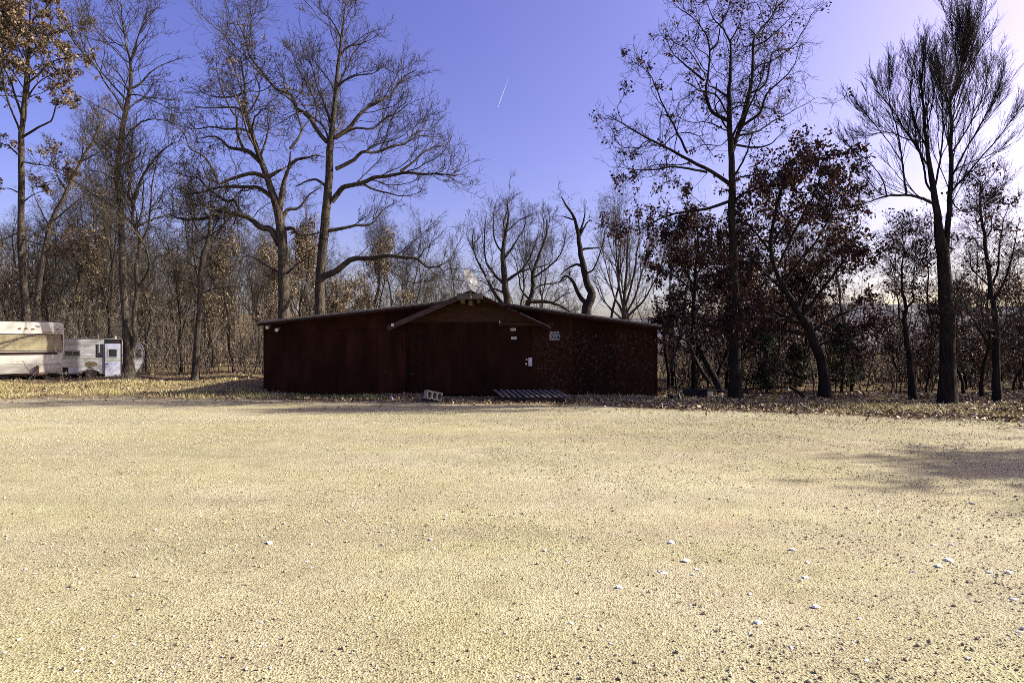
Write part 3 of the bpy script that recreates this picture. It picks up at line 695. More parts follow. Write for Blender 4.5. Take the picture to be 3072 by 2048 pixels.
hero('arching_tree', 'bare tree with a low arching limb above the right roof', 'tree', 31.5,
     [(1580, 1140, 9), (1582, 930, 8), (1590, 900, 8), (1600, 860, 7), (1600, 820, 6), (1620, 760, 4), (1640, 700, 3), (1640, 660, 2)],
     [([(1592, 905), (1625, 905), (1660, 908), (1690, 922), (1725, 945), (1740, 960)], 8), ([(1598, 870), (1640, 850), (1690, 845), (1720, 800)], 4),
      ([(1590, 900), (1560, 860), (1550, 800), (1530, 750)], 4), ([(1605, 830), (1660, 790), (1690, 740), (1700, 690)], 4), ([(1600, 830), (1580, 770), (1585, 700)], 3), ([(1660, 908), (1700, 880), (1740, 870)], 3)],
     (60, 380, 1300), dict(SPREAD, rmin=.006, lw=.8), M['bark'], mapf=full, sc=1, extra=4)
hero('fan_shaped_tree', 'pale fan-shaped bare tree behind the right end of the shed', 'tree', 33.0,
     [(1875, 1140, 8), (1873, 960, 7), (1872, 930, 6), (1875, 880, 5), (1880, 820, 4), (1882, 760, 3), (1885, 700, 2)],
     [([(1873, 950), (1840, 880), (1820, 800), (1800, 730)], 4), ([(1873, 950), (1910, 880), (1930, 800), (1960, 740)], 4), ([(1873, 935), (1855, 850), (1850, 750), (1845, 700)], 4),
      ([(1875, 920), (1900, 830), (1915, 740), (1925, 690)], 4), ([(1872, 960), (1930, 900), (1970, 830), (1990, 780)], 4), ([(1872, 965), (1810, 900), (1780, 840)], 3)],
     (110, 560, 1500), dict(BROOM, rmin=.0055), M['bark_pale'], mapf=full, sc=1, extra=4)

# ------------------------------------------------------------------ woods: a few kinds, copied
def generic(name, label, cat, h, r0, style, spec, mat, nlimb=9, leaves=None, tlow=.38, group=None, ang=(28, 55), lr=(.25, .45)):
    n = 9
    T = np.zeros((n, 3)); T[:, 2] = np.linspace(-.3, h, n)
    T[1:, :2] = np.cumsum(rng.normal(0, h * .016, (n - 1, 2)) + rng.normal(0, h * .007, (1, 2)), 0); T[:2, :2] *= .2
    K = 20
    TP = resample(T, K); TR = r0 * (1 - .93 * np.linspace(0, 1, K) ** 1.1)
    TR[:3] *= [1.5, 1.2, 1.05]
    a, b = rs_batch(TP[None], TR[None], 14)
    LP, LR = grow(a, b, nlimb, t0=tlow, t1=.97, ang=ang, lr=lr, K=14, wander=.09, up=.07, rr=.55, rc=.017, rmin=.012, tp=1.0, rtip=.2)
    (P1, R1), (P2, R2), (P3, R3) = flesh([(LP, LR), (a[:, 7:], b[:, 7:])], spec, style)
    root = thing(name, label, cat, (0, 0, 0), 0, group)
    V, Fq = tubes([(TP[None], TR[None], 8)])
    link('trunk', np_mesh('trunk', V, Fq, True), mat, root)
    V, Fq = tubes([(LP, LR, 5), (P1, R1, 4), (P2, R2, 3), (P3, R3, 3)])
    link('crown', np_mesh('crown', V, Fq, True), mat, root)
    if leaves:
        nn, lm, size = leaves
        src = np.concatenate([rs_batch(P2, R2, 3)[0], P3])
        cl = along(src, nn // 5, .3); pos = np.repeat(cl, 5, 0) + rng.normal(0, .08, (len(cl) * 5, 3))
        tag(link('leaves', leaf_mesh('leaves', pos, size), lm, root), kind='stuff')
    return root
def place(o, x, y, rz, s):
    o.location = (x, y, gzf(x, y)); o.rotation_euler = (0, 0, rz); o.scale = (s, s, s * random.uniform(.92, 1.1))

ST = dict(SPREAD, ang=(30, 82), w=.27, up=.035, rmin=.0055, lmax=2.4, lmax2=1.3, lmax3=.8)
g_left = 'bare trees in the woods behind the campers'
L_left = 'bare grey tree in the woods behind the campers'
g_mid = 'bare trees in the distance behind the shed'
L_mid = 'bare tree in the distance beyond the shed roof'
g_right = 'dark bare trees in the woods right of the shed'
L_right = 'dark bare tree among the woods right of the shed'
protoL = [generic('woodland_tree', L_left, 'tree', h, r, ST, sp, M[mt], nl, None, tl, g_left) for h, r, sp, mt, nl, tl in
          ((12.5, .11, (90, 560, 2200), 'bark', 17, .25), (10.5, .085, (80, 480, 1900), 'bark_dark', 15, .2), (13.5, .145, (90, 580, 2300), 'bark', 17, .3), (8.5, .055, (60, 380, 1600), 'bark', 14, .15))]
protoR = [generic('dark_woodland_tree', L_right, 'tree', h, r, dict(ST, rmin=.005), sp, M['bark_dark'], nl, None, tl, g_right) for h, r, sp, nl, tl in
          ((7.5, .085, (60, 400, 1700), 12, .2), (6, .055, (50, 300, 1300), 11, .15))]
spots_left = [(30, 33), (115, 31), (185, 32), (262, 34), (285, 36), (312, 30), (345, 33), (438, 28.5), (500, 34), (545, 30.5), (640, 33), (690, 36)]
spots_left += [(rng.uniform(-260, 830), rng.uniform(33, 62)) for _ in range(52)]
for i, (px, D) in enumerate(spots_left):
    p = protoL[i % 4]; o = p if i < 4 else copy_tree(p)
    place(o, (px - 1536) / F * D, D, random.uniform(0, 6.3), random.uniform(.62, 1.0))
for i in range(30):
    D = rng.uniform(36, 60); px = rng.uniform(820, 1990)
    o = copy_tree(protoL[int(rng.integers(0, 4))]); o.name = 'distant_tree'
    tag(o, L_mid, 'tree', g_mid)
    place(o, (px - 1536) / F * D, D, random.uniform(0, 6.3), random.uniform(.62, .88))
spots_r = [(2285, 19.5), (2300, 22), (2555, 19), (2590, 20.5), (2660, 18.5), (2890, 18), (2945, 17.2), (3040, 18.2), (2005, 22), (2150, 20.5)]
spots_r += [(rng.uniform(2000, 3300), rng.uniform(20, 48)) for _ in range(22)]
spots_r = [q for q in spots_r if not 2575 < q[0] < 2690]
for i, (px, D) in enumerate(spots_r):
    p = protoR[i % 2]; o = p if i < 2 else copy_tree(p)
    xx = (px - 1536) / F * D; yt = random.uniform(690, 930)
    place(o, xx, D, random.uniform(0, 6.3), ((1024 - yt) / F * D + CAM_H - gzf(xx, D)) / (7.5, 6)[i % 2])

# understorey saplings that keep their leaves
tanp = [generic('leafy_sapling', 'small tree keeping tan leaves, in the woods behind the shed and campers', 'tree', h, r, dict(SPREAD, rmin=.006, lmax=1.7, lmax2=.9, lmax3=.5), sp, M['bark'], 9, (nl, M['leaf_tan'], (.08, .14)), .18, 'small trees with tan leaves behind the shed')
        for h, r, sp, nl in ((6.2, .07, (50, 260, 800), 2600), (4.6, .05, (40, 200, 600), 1700))]
for i, (px, D, s) in enumerate([(880, 29, 1.05), (1010, 31, 1.0), (1130, 30, 1.05), (1215, 33, .95), (700, 29, .95), (620, 31, .9), (790, 30, .9), (430, 31, .8), (215, 30, 1.0), (60, 31, 1.1), (500, 36, 1), (330, 38, 1.1), (950, 34, 1.05), (1070, 35, 1.1)]):
    o = tanp[i % 2] if i < 2 else copy_tree(tanp[i % 2]); place(o, (px - 1536) / F * D, D, random.uniform(0, 6.3), s)
rusp = [generic('rusty_sapling', 'small tree or shrub with rusty dead leaves in the dark woods at right', 'tree', h, r, dict(OAK, rmin=.005, lmax=1.4, lmax2=.8, lmax3=.45), sp, M['bark_dark'], 10, (nl, M['leaf_rust'], (.07, .125)), .12, 'rusty leafed saplings in the dark woods')
        for h, r, sp, nl in ((5.2, .06, (50, 260, 800), 3600), (3.2, .04, (40, 180, 500), 2200))]
for i, (px, D, s) in enumerate([(2180, 20, 1.05), (2300, 21, 1.1), (2400, 20, 1), (2560, 21, 1.0), (2780, 19, .95), (2900, 20, 1.0), (3000, 18.5, 1.0), (3060, 20, 1.1), (2090, 23, 1.0), (2230, 25, 1.1), (2480, 25, 1.15), (2700, 24, 1.1), (2840, 24, 1.15), (2960, 25, 1.2), (2020, 27, 1.0), (2330, 28, 1.2)]):
    o = rusp[i % 2] if i < 2 else copy_tree(rusp[i % 2]); xx = (px - 1536) / F * D; yt = random.uniform(690, 860) if 2050 < px < 2420 else random.uniform(880, 990)
    place(o, xx, D, random.uniform(0, 6.3), s * ((1024 - yt) / F * D + CAM_H - gzf(xx, D)) / (5.2, 3.2)[i % 2])
# leafy oaks beyond the right edge: only their shade reaches the picture
for i, (x, y, s) in enumerate([(22.3, 10.0, 1.75), (23.3, 9.8, 1.7), (22.3, 7.9, 1.75), (24.5, 17.4, 2.1), (30, 27, 2.3), (36, 21.5, 2.4)]):
    o = copy_tree(rusp[0]); o.name = 'shade_oak'; tag(o, 'oak with rusty leaves standing past the right edge', 'tree', 'oaks past the right edge'); place(o, x, y, random.uniform(0, 6), s)

# ------------------------------------------------------------------ cedars
def cedar(h, label, px, D):
    n = 90
    a = rng.uniform(0, 6.28, n); z = h * (.08 + .9 * rng.random(n) ** .9); rad = (1 - z / h) * h * .5 * rng.uniform(.35, 1.2, n) + .1
    P = np.zeros((n, 5, 3))
    for k in range(5):
        u = k / 4; P[:, k, 0] = np.cos(a) * rad * u; P[:, k, 1] = np.sin(a) * rad * u; P[:, k, 2] = z + rad * (.25 * u - .1 * u * u) + rng.normal(0, .02, n)
    Rr = np.repeat(np.linspace(.014, .004, 5)[None], n, 0)
    x = (px - 1536) / F * D; root = thing('cedar_bush', label, 'tree', (x, D, gzf(x, D)), random.uniform(0, 6), 'evergreens in the woods at right')
    T = np.array([[[0, 0, -.2], [0.02, 0, h * .5], [0, .02, h]]]); V, Fq = tubes([(T, np.array([[.05, .035, .01]]), 7)])
    link('trunk', np_mesh('trunk', V, Fq, True), M['bark_dark'], root)
    cl = along(P, 800, .2); pos = np.repeat(cl, 3, 0) + rng.normal(0, .06, (2400, 3))
    V, Fq = tubes([(P, Rr, 3)]); link('branches', np_mesh('branches', V, Fq, True), M['bark_dark'], root)
    tag(link('foliage', leaf_mesh('foliage', pos, (.08, .17), .3, -.3), M['needle'], root), kind='stuff')
cedar(1.9, 'dark green evergreen just right of the tall oak trunk', 2300, 18.6)
cedar(2.2, 'dark green evergreen just right of the leaning rusty oak trunk', 2525, 18.4)
cedar(1.4, 'small evergreen between the two oak trunks', 2385, 19.8)

# ------------------------------------------------------------------ brush, litter, grass (uncountable)
def brush(name, mat, n, fx, hh, twigs, r, tintmu):
    XY = fx(n); x, y = XY[:, 0], XY[:, 1]; z = gz(x, y)
    h = rng.uniform(hh[0], hh[1], n) * rng.random(n) ** .3
    lean = rng.normal(0, .34, (n, 2))
    P = np.zeros((n, 5, 3))
    for k in range(5):
        u = k / 4; P[:, k, 0] = x + lean[:, 0] * h * u ** 1.3 + rng.normal(0, .03, n); P[:, k, 1] = y + lean[:, 1] * h * u ** 1.3; P[:, k, 2] = z - .05 + h * u * (1 - .35 * u * np.minimum(1, np.abs(lean).sum(1)))
    rr = rng.uniform(r[0], r[1], n); Rr = rr[:, None] * np.linspace(1, .3, 5)[None]
    T, TR = grow(P, Rr, n * twigs, t0=.12, ang=(35, 88), lr=(.2, .5), K=3, wander=.3, up=.03, rr=.5, rc=.009, rmin=.004, lmin=.2, lmax=1.6)
    T2, TR2 = grow(T, TR, n * twigs, t0=.2, ang=(25, 75), lr=(.3, .7), K=2, wander=.25, up=.04, rr=.6, rc=.012, rmin=.0035, lmin=.2, lmax=1.0)
    V, Fq = tubes([(P, Rr, 4), (T, TR, 3), (T2, TR2, 3)])
    tn = np.concatenate([np.repeat(rng.normal(tintmu, .25, n), 20), np.repeat(rng.normal(tintmu, .25, len(T)), 9), np.repeat(rng.normal(tintmu, .25, len(T2)), 6)])
    tag(link(name, np_mesh(name, V, Fq, False, {'tint': np.clip(tn, 0, 1)}), mat), kind='stuff')
def region(px0, px1, d0, d1, p=1.0):
    def f(n):
        D = d0 + (d1 - d0) * rng.random(n) ** p; px = rng.uniform(px0, px1, n); return np.stack([(px - 1536) / F * D, D], -1)
    return f
brush('thicket', M['brush'], 1500, region(-200, 830, 28, 60, 1.4), (1.2, 5.5), 6, (.008, .028), .55)
brush('thicket', M['brush'], 650, region(800, 2000, 34, 60), (1.5, 5.0), 6, (.008, .026), .5)
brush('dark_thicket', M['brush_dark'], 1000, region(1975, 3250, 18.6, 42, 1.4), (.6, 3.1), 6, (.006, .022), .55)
# far wood: many thin trees that read as one mass
def far_wood(name, mat, n, f, hh, tint):
    XY = f(n); x, y = XY[:, 0], XY[:, 1]; z = gz(x, y); h = rng.uniform(hh[0], hh[1], n)
    P = np.zeros((n, 4, 3))
    for k in range(4):
        u = k / 3; P[:, k, 0] = x + (rng.normal(0, .22, n) * k / 3 + rng.normal(0, .03, n)) * h * .5; P[:, k, 1] = y; P[:, k, 2] = z - .2 + h * u
    Rr = (h * .0065)[:, None] * np.linspace(1, .25, 4)[None]
    A, AR = grow(P, Rr, n * 12, t0=.12, ang=(30, 70), lr=(.22, .42), K=3, wander=.12, up=.08, rr=.6, rc=.009, rmin=.009)
    B, BR = grow(A, AR, n * 22, t0=.1, ang=(25, 80), lr=(.3, .6), K=2, wander=.12, up=.06, rr=.6, rc=.009, rmin=.009)
    V, Fq = tubes([(P, Rr, 4), (A, AR, 3), (B, BR, 3)])
    tn = np.concatenate([np.repeat(rng.normal(tint, .2, n), 16), np.repeat(rng.normal(tint, .2, len(A)), 9), np.repeat(rng.normal(tint, .2, len(B)), 6)])
    tag(link(name, np_mesh(name, V, Fq, False, {'tint': np.clip(tn, 0, 1)}), mat), kind='stuff')
far_wood('far_wood', M['brush'], 440, region(-150, 900, 62, 125), (8, 13), .5)
far_wood('far_wood', M['brush'], 330, region(800, 2150, 62, 130), (5, 9), .55)
far_wood('far_wood', M['brush_dark'], 420, region(2000, 3200, 58, 130), (5, 8), .7)

def hung_leaves(name, mat, n, f, zmax, size):
    XY = f(n // 6); c = np.stack([XY[:, 0], XY[:, 1], gz(XY[:, 0], XY[:, 1]) + .1 + zmax * rng.random(len(XY)) ** 1.4], -1)
    pos = np.repeat(c, 6, 0) + rng.normal(0, .16, (len(c) * 6, 3)); tag(link(name, leaf_mesh(name, pos, size), mat), kind='stuff')
hung_leaves('understorey_leaves', M['leaf_tan'], 6500, region(-150, 830, 27.5, 46), 4.0, (.08, .15))
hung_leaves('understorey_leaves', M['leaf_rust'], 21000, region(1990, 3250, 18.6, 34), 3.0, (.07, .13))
def clumps(f, nc, spread):
    def g(n):
        c = f(nc); k = rng.integers(0, nc, n); return c[k] + rng.normal(0, spread, (n, 2))
    return g
def litter(name, n, f, size, mat=M['leaf_litter'], zoff=.015, tint=None):
    XY = f(n); x, y = XY[:, 0], XY[:, 1]
    z = np.maximum(gz(x, y), np.where(y < edge_y(x) + .2, .022, -9)) + zoff * rng.random(n) + .004
    pos = np.stack([x, y, z], -1)
    d = rng.normal(size=(n, 3)); d[:, 2] = np.abs(d[:, 2]) * .25; d = unit(d)
    up = unit(np.array([0, 0, 1.0]) + rng.normal(0, .45, (n, 3))); s = unit(np.cross(d, up)); nn = np.cross(s, d)
    L = rng.uniform(size[0], size[1], n)[:, None]; w_ = L * rng.uniform(.22, .38, (n, 1)); cu = L * rng.uniform(.05, .3, (n, 1))
    V = np.stack([pos, pos + d * L * .5 + s * w_ + nn * cu, pos + d * L + nn * cu * .3, pos + d * L * .5 - s * w_ + nn * cu], 1).reshape(-1, 3)
    i = np.arange(n) * 4; F3 = np.concatenate([np.stack([i, i + 1, i + 2], -1), np.stack([i, i + 2, i + 3], -1)])
    tag(link(name, np_mesh(name, V, [F3], False, {'tint': np.repeat(rng.random(n), 4)}), mat), kind='stuff')
def edge_region(x0, x1, a, b, p=1.0):
    def f(n):
        x = rng.uniform(x0, x1, n); return np.stack([x, edge_y(x) + a + (b - a) * rng.random(n) ** p], -1)
    return f
litter('leaf_litter', 16000, clumps(edge_region(3.0, 17, -.2, 6.5, 1.4), 420, .24), (.06, .13))
litter('leaf_litter', 7500, clumps(edge_region(-24, -7.6, .4, 12, 1.0), 330, .3), (.06, .13))
litter('leaf_litter', 5000, clumps(edge_region(-8.2, 5, -.2, 1.9, 1.0), 150, .2), (.05, .11))
litter('scattered_leaves', 1500, edge_region(-18, 14, -2.6, .15, .35), (.04, .09))
def grass(name, n, f, hh, tmu):
    XY = f(n); x, y = XY[:, 0], XY[:, 1]; z = np.maximum(gz(x, y), np.where(y < edge_y(x) + .2, .012, -9)) - .01
    h = rng.uniform(hh[0], hh[1], n); a = rng.uniform(0, 6.28, n); le = rng.uniform(.1, .8, n) * h; wd = rng.uniform(.003, .007, n)
    dx, dy = np.cos(a), np.sin(a)
    b0 = np.stack([x - dy * wd, y + dx * wd, z], -1); b1 = np.stack([x + dy * wd, y - dx * wd, z], -1)
    tip = np.stack([x + dx * le, y + dy * le, z + h], -1)
    mid = np.stack([x + dx * le * .35, y + dy * le * .35, z + h * .6], -1); off = np.stack([-dy * wd * .8, dx * wd * .8, 0 * x], -1)
    V = np.stack([b0, b1, mid - off, mid + off, tip], 1).reshape(-1, 5, 3).reshape(-1, 3); i = np.arange(n) * 5
    tag(link(name, np_mesh(name, V, [np.stack([i, i + 1, i + 2, i + 3], -1), np.stack([i + 3, i + 2, i + 4], -1)], False, {'tint': np.repeat(np.clip(rng.normal(tmu, .2, n), 0, 1), 5)}), M['grass']), kind='stuff')
grass('green_grass', 2400, clumps(edge_region(-8.2, -3.6, .1, .9), 55, .12), (.06, .2), .25)
grass('dry_grass', 30000, clumps(edge_region(-24, -7.0, .0, 6), 260, .22), (.04, .14), .85)
grass('dry_grass', 6000, clumps(edge_region(2, 16, .2, 2.8), 160, .2), (.05, .16), .75)

# ------------------------------------------------------------------ the shed
PL, PR = np.array([(790 - 1536) / F * 18.3, 18.3]), np.array([(1973 - 1536) / F * 17.0, 17.0])
YAW = math.atan2(PR[1] - PL[1], PR[0] - PL[0]); WLEN = float(np.hypot(*(PR - PL))); DEPTH = 7.0
def frame(loc, rz): return Matrix.Translation(loc) @ Matrix.Rotation(rz, 4, 'Z')
def onplane(Mx, px, py, yoff=0.0):
    """local (x, z) where the sight line of a picture point meets the plane y = yoff of a frame"""
    inv = Mx.inverted(); c = inv @ Vector((0, 0, CAM_H)); d = inv.to_3x3() @ Vector(((px - 1536) / F, 1, -(py - 1024) / F))
    t = (yoff - c.y) / d.y; p = c + d * t; return p.x, p.z
shed = thing('shed', 'long low dark red-brown shed with a small front gable', 'shed', (PL[0], PL[1], 0), YAW)
SM = frame((PL[0], PL[1], 0), YAW)
bl = lambda px, py, off=0.0: onplane(SM, px, py, off)
RO = -.35                                   # roof front edge
eL, rM, eR = bl(772, 966, RO), bl(1412, 894, RO), bl(1986, 976, RO)
gL, gM, gR = bl(1163, 976, -.62), bl(1412, 869, -.62), bl(1652, 981, -.62)
def line(a, b, x): return a[1] + (b[1] - a[1]) * (x - a[0]) / (b[0] - a[0])
def ztop(x):
    m = line(eL, rM, x) if x < rM[0] else line(rM, eR, x)
    g = -9
    if gL[0] < x < gR[0]: g = line(gL, gM, x) if x < gM[0] else line(gM, gR, x)
    return max(m, g) - .10
def wall_panel(x0, x1, z0, z1, y0, mat, name='panel', t=.012):
    """sheet from z0 to z1 (or the roof line when z1 is None), its front face at y0"""
    xs_ = [x0] + [b for b in (gL[0], gM[0], gR[0], rM[0]) if x0 < b < x1] + [x1]
    if z1 is None: top = [(x, ztop(x)) for x in xs_]
    else: top = [(x0, z1), (x1, z1)]
    poly = [(x0, z0), (x1, z0)] + top[::-1]
    return MB().prism(poly, y0, y0 + t).build(name, mat, shed, bevel=.002)
bx_ = lambda px, py=1080: bl(px, py)[0]
seam_z = bl(1050, 990)[1]
# timber core behind the sheets, side and back walls
core = MB()
xsn = np.linspace(.03, WLEN - .03, 60)
core.prism([(.03, 0), (WLEN - .03, 0)] + [(x, ztop(x) - .03) for x in xsn[::-1]], .03, .10)
core.build('wall_framing', M['dark'], shed)
for x0, x1 in ((0, .05), (WLEN - .05, WLEN)):
    zz = min(ztop(x0 + .01), ztop(x1 - .01))
    MB().bb(x0, x1, .105, DEPTH, -.1, zz).build('side_wall', M['red_wall'], shed)
MB().prism([(.05, -.1), (WLEN - .05, -.1)] + [(x, (line(eL, rM, x) if x < rM[0] else line(rM, eR, x)) - .1) for x in xsn[::-1]], DEPTH - .05, DEPTH).build('back_wall', M['red_wall'], shed)
# sheets of the left wing
sl = [0.0] + [bx_(p) for p in (905, 1020, 1130, 1219)]
for a, b in zip(sl[:-1], sl[1:]):
    wall_panel(a + .003, b - .003, .02, seam_z - .003, 0, M['red_wall'])
    wall_panel(a + .003, b - .003, seam_z + .003, None, .003, M['red_wall'], 'upper_panel')
dx1_ = bx_(1588) + .04
# closed shutter door
xa, xb = bx_(1221), bx_(1277)
sd_top = bl(1250, 1008)[1]
MB().bb(xa + .045, xb - .045, .012, .028, .03, sd_top - .05).build('narrow_door', M['osb_wall'], shed, bevel=.003)
fr = MB(); fr.bb(xa, xa + .04, -.018, .028, .02, sd_top); fr.bb(xb - .04, xb, -.018, .028, .02, sd_top); fr.bb(xa, xb, -.020, .028, sd_top + .002, sd_top + .05)
fr.build('narrow_door_frame', M['red_wall'], shed, bevel=.003)
gb = bl(1400, 966)[1]
wall_panel(xa + .002, xb - .002, sd_top + .055, gb - .003, .002, M['red_wall'], 'upper_panel')
wall_panel(xa + .002, bx_(1310), gb + .003, None, .004, M['red_wall'], 'upper_panel'); wall_panel(bx_(1530), dx1_, gb + .003, None, .004, M['osb_wall'], 'upper_panel')
cb = [xb + .003, bx_(1390), bx_(1497)]
for a, b in zip(cb[:-1], cb[1:]): wall_panel(a + .003, b - .003, .02, gb - .003, 0, M['red_wall'])
# stained boards filling the gable
gz_edges = [gb, gb + .26, gb + .50, gb + .74, 9]
for z0, z1 in zip(gz_edges[:-1], gz_edges[1:]):
    def xat(z, left):
        z = z + .10
        return gL[0] + (z - gL[1]) / (gM[1] - gL[1]) * (gM[0] - gL[0]) if left else gR[0] + (z - gR[1]) / (gM[1] - gR[1]) * (gM[0] - gR[0])
    zt = min(z1, gM[1] - .1)
    a0, a1, b0, b1 = xat(z0, True), xat(zt, True), xat(z0, False), xat(zt, False)
    poly = [(a0, z0 + .002), (b0, z0 + .002), (b1, zt - .002), (a1, zt - .002)] if zt < gM[1] - .11 else [(a0, z0 + .002), (b0, z0 + .002), (gM[0], gM[1] - .1)]
    MB().prism(poly, -.012, .006).build('gable_board', M['brown_wood'], shed, bevel=.002)
# wing wall between the gable foot and the panels (small fill each side)
# entrance door
dx0, dx1 = bx_(1502), bx_(1588); dt = bl(1545, 980)[1]
door = MB().bb(dx0, dx1, -.010, .028, .04, dt).build('door', M['door'], shed, bevel=.004)
hw = bl(1580, 1078); MB().cyl((hw[0], -.012, hw[1]), (hw[0], -.03, hw[1]), .030, .026, 14).build('deadbolt', M['plastic'], door)
kn = bl(1579, 1091); k_ = MB().cyl((kn[0], -.012, kn[1]), (kn[0], -.05, kn[1]), .014, n=10); k_.ball((kn[0], -.07, kn[1]), .034, 12, 8, (1, .8, 1)); k_.build('door_knob', M['plastic'], door, smooth=True)
for (cx, cy) in ((1540, 988), (1542, 1014)):
    c = bl(cx, cy); st = MB().bb(c[0] - .085, c[0] + .085, -.0135, -.0105, c[1] - .042, c[1] + .042).build('notice_sticker', M['plastic'], door)
    ln = MB()
    for dz in (-.014, .0, .014): ln.bb(c[0] - .055, c[0] + .05, -.0150, -.0138, c[1] + dz - .004, c[1] + dz + .004)
    ln.build('notice_print', M['steel'], door)
lp = bl(1590.5, 1085); MB().bb(lp[0] - .052, lp[0] + .062, -.022, -.0125, lp[1] - .13, lp[1] + .13).build('latch_guard', M['plastic'], shed, bevel=.004)
jam = MB(); jam.bb(dx0 - .055, dx0 - .004, -.012, .03, .02, dt + .02); jam.bb(dx1 + .004, dx1 + .04, -.008, .03, .02, dt + .02)
jam.build('door_jamb', M['red_wall'], shed, bevel=.002)
z_l = bl(1560, 973)[1]; lt = MB().bb(dx0 - .06, dx1 + .75, -.03, -.0125, z_l - .05, z_l + .03); lt.bb(dx0 - .06, dx1 + .75, -.022, -.0126, z_l + .034, z_l + .075); lt.build('door_lintel', M['brown_wood'], shed, bevel=.003)
wc = bl(1499.5, 966); MB().bb(wc[0] - .018, wc[0] + .018, -.05, -.0125, wc[1] - .04, wc[1] + .04).build('door_sensor', M['plastic'], shed, bevel=.003)
# right wing: strand board
sr = [dx1 + .045, bx_(1720), bx_(1848), WLEN]
for a, b in zip(sr[:-1], sr[1:]): wall_panel(a + .003, b - .003, .02, None, 0, M['osb_wall'], 'strand_board_panel')
wall_panel(dx0 - .05, dx1 + .04, dt + .022, gb - .003, .002, M['red_wall'], 'upper_panel')
# bare strands where the paint has worn off
fk = MB()
def flakes(n, px0, px1, py0, py1, p=1.0, smax=.085):
    for _ in range(n):
        x, z = bl(random.uniform(px0, px1), random.uniform(py0, py1))
        if z > ztop(x) - .15 or z < .06: continue
        a = random.uniform(-1.5, 1.5); L = random.uniform(.012, smax) * random.random() ** .5 + .008; w_ = random.uniform(.004, .0105)
        Rm = Matrix.Rotation(a, 3, 'Y'); fk.box((x, -.0012, z), (L, .0028, w_), Rm)
flakes(620, 1600, 1965, 1000, 1185); flakes(90, 1690, 1965, 985, 1110, smax=.13); flakes(60, 1600, 1700, 1040, 1180); flakes(35, 1150, 1480, 1110, 1185, smax=.06); flakes(26, 1050, 1240, 1040, 1150, smax=.04)
tag(fk.build('strand_flakes', M['flake'], shed), kind='stuff')
# worn patch left of the barge board
pf = MB()
for _ in range(26):
    x, z = bl(random.uniform(1120, 1160), random.uniform(974, 988)); pf.box((x, -.0012, z), (random.uniform(.01, .05), .0028, random.uniform(.004, .01)), Matrix.Rotation(random.uniform(-.4, .4), 3, 'Y'))
tag(pf.build('worn_paint_flakes', M['barge'], shed), kind='stuff')

# roofs: two low main slopes, two steeper gable slopes
def slope(a, b, y0, y1, th, name, mat):
    return MB().prism([(a[0], a[1] - th), (b[0], b[1] - th), (b[0], b[1]), (a[0], a[1])] if a[0] < b[0] else [(b[0], b[1] - th), (a[0], a[1] - th), (a[0], a[1]), (b[0], b[1])], y0, y1).build(name, mat, shed, bevel=.004)
slope(eL, rM, RO, DEPTH + .3, .07, 'roof', M['roof']); slope((rM[0] + .002, rM[1]), eR, RO, DEPTH + .3, .07, 'roof', M['roof'])
slope(gL, (gM[0] - .001, gM[1]), -.62, 2.4, .06, 'gable_roof', M['roof']); slope((gM[0] + .001, gM[1]), gR, -.62, 2.4, .06, 'gable_roof', M['roof'])
def strip(a, b, y, dz0, dz1, name, mat, ty=.02):
    return MB().prism([(a[0], a[1] + dz0), (b[0], b[1] + dz0), (b[0], b[1] + dz1), (a[0], a[1] + dz1)], y - ty, y).build(name, mat, shed, bevel=.002)
strip(eL, (bl(1290, 908, RO)[0], line(eL, rM, bl(1290, 908, RO)[0])), RO - .002, -.028, .012, 'drip_edge', M['drip'])
rx = bl(1565, 925, RO)[0]; strip((rx, line(rM, eR, rx)), eR, RO - .002, -.028, .012, 'drip_edge', M['drip'])
strip(eL, (rM[0], rM[1]), RO - .0, -.13, -.072, 'fascia_board', M['red_wall']); strip((rM[0] + .002, rM[1]), eR, RO - .0, -.13, -.072, 'fascia_board', M['red_wall'])
strip(gL, gM, -.622, -.17, -.005, 'barge_board', M['barge'], .025); strip((gM[0] + .001, gM[1]), gR, -.622, -.12, -.005, 'barge_board', M['osb_wall'], .025)  # left board's light is put into its paler red; right board stays dark
xm = bl(1560, 940, -.65)[0]; strip((xm, line(gM, gR, xm)), gR, -.649, -.012, .008, 'drip_edge', M['drip'], .006)
c = bl(1178, 974, -.66); MB().bb(c[0] - .05, c[0] + .04, -.67, -.66, c[1] - .045, c[1] + .035).build('bracket_plate', M['plastic'], shed, bevel=.003)
# soffit framing under the gable overhang: lookouts
b0 = bl(1373, 880, -.64); b1 = bl(1449, 897, -.64)
MB().bb(b0[0], b1[0], -.70, -.65, b1[1], b0[1]).build('ridge_beam', M['weathered'], shed, bevel=.006)
for (cx, cy, w_, h_) in ((1390, 905, .13, .12), (1413, 908, .11, .17), (1437, 904, .10, .10)):
    q = bl(cx, cy, -.5); MB().bb(q[0] - w_ / 2, q[0] + w_ / 2, -.60, -.10, q[1] - h_ / 2, q[1] + h_ / 2).build('rafter_block', M['yellow_wood'], shed, bevel=.006)
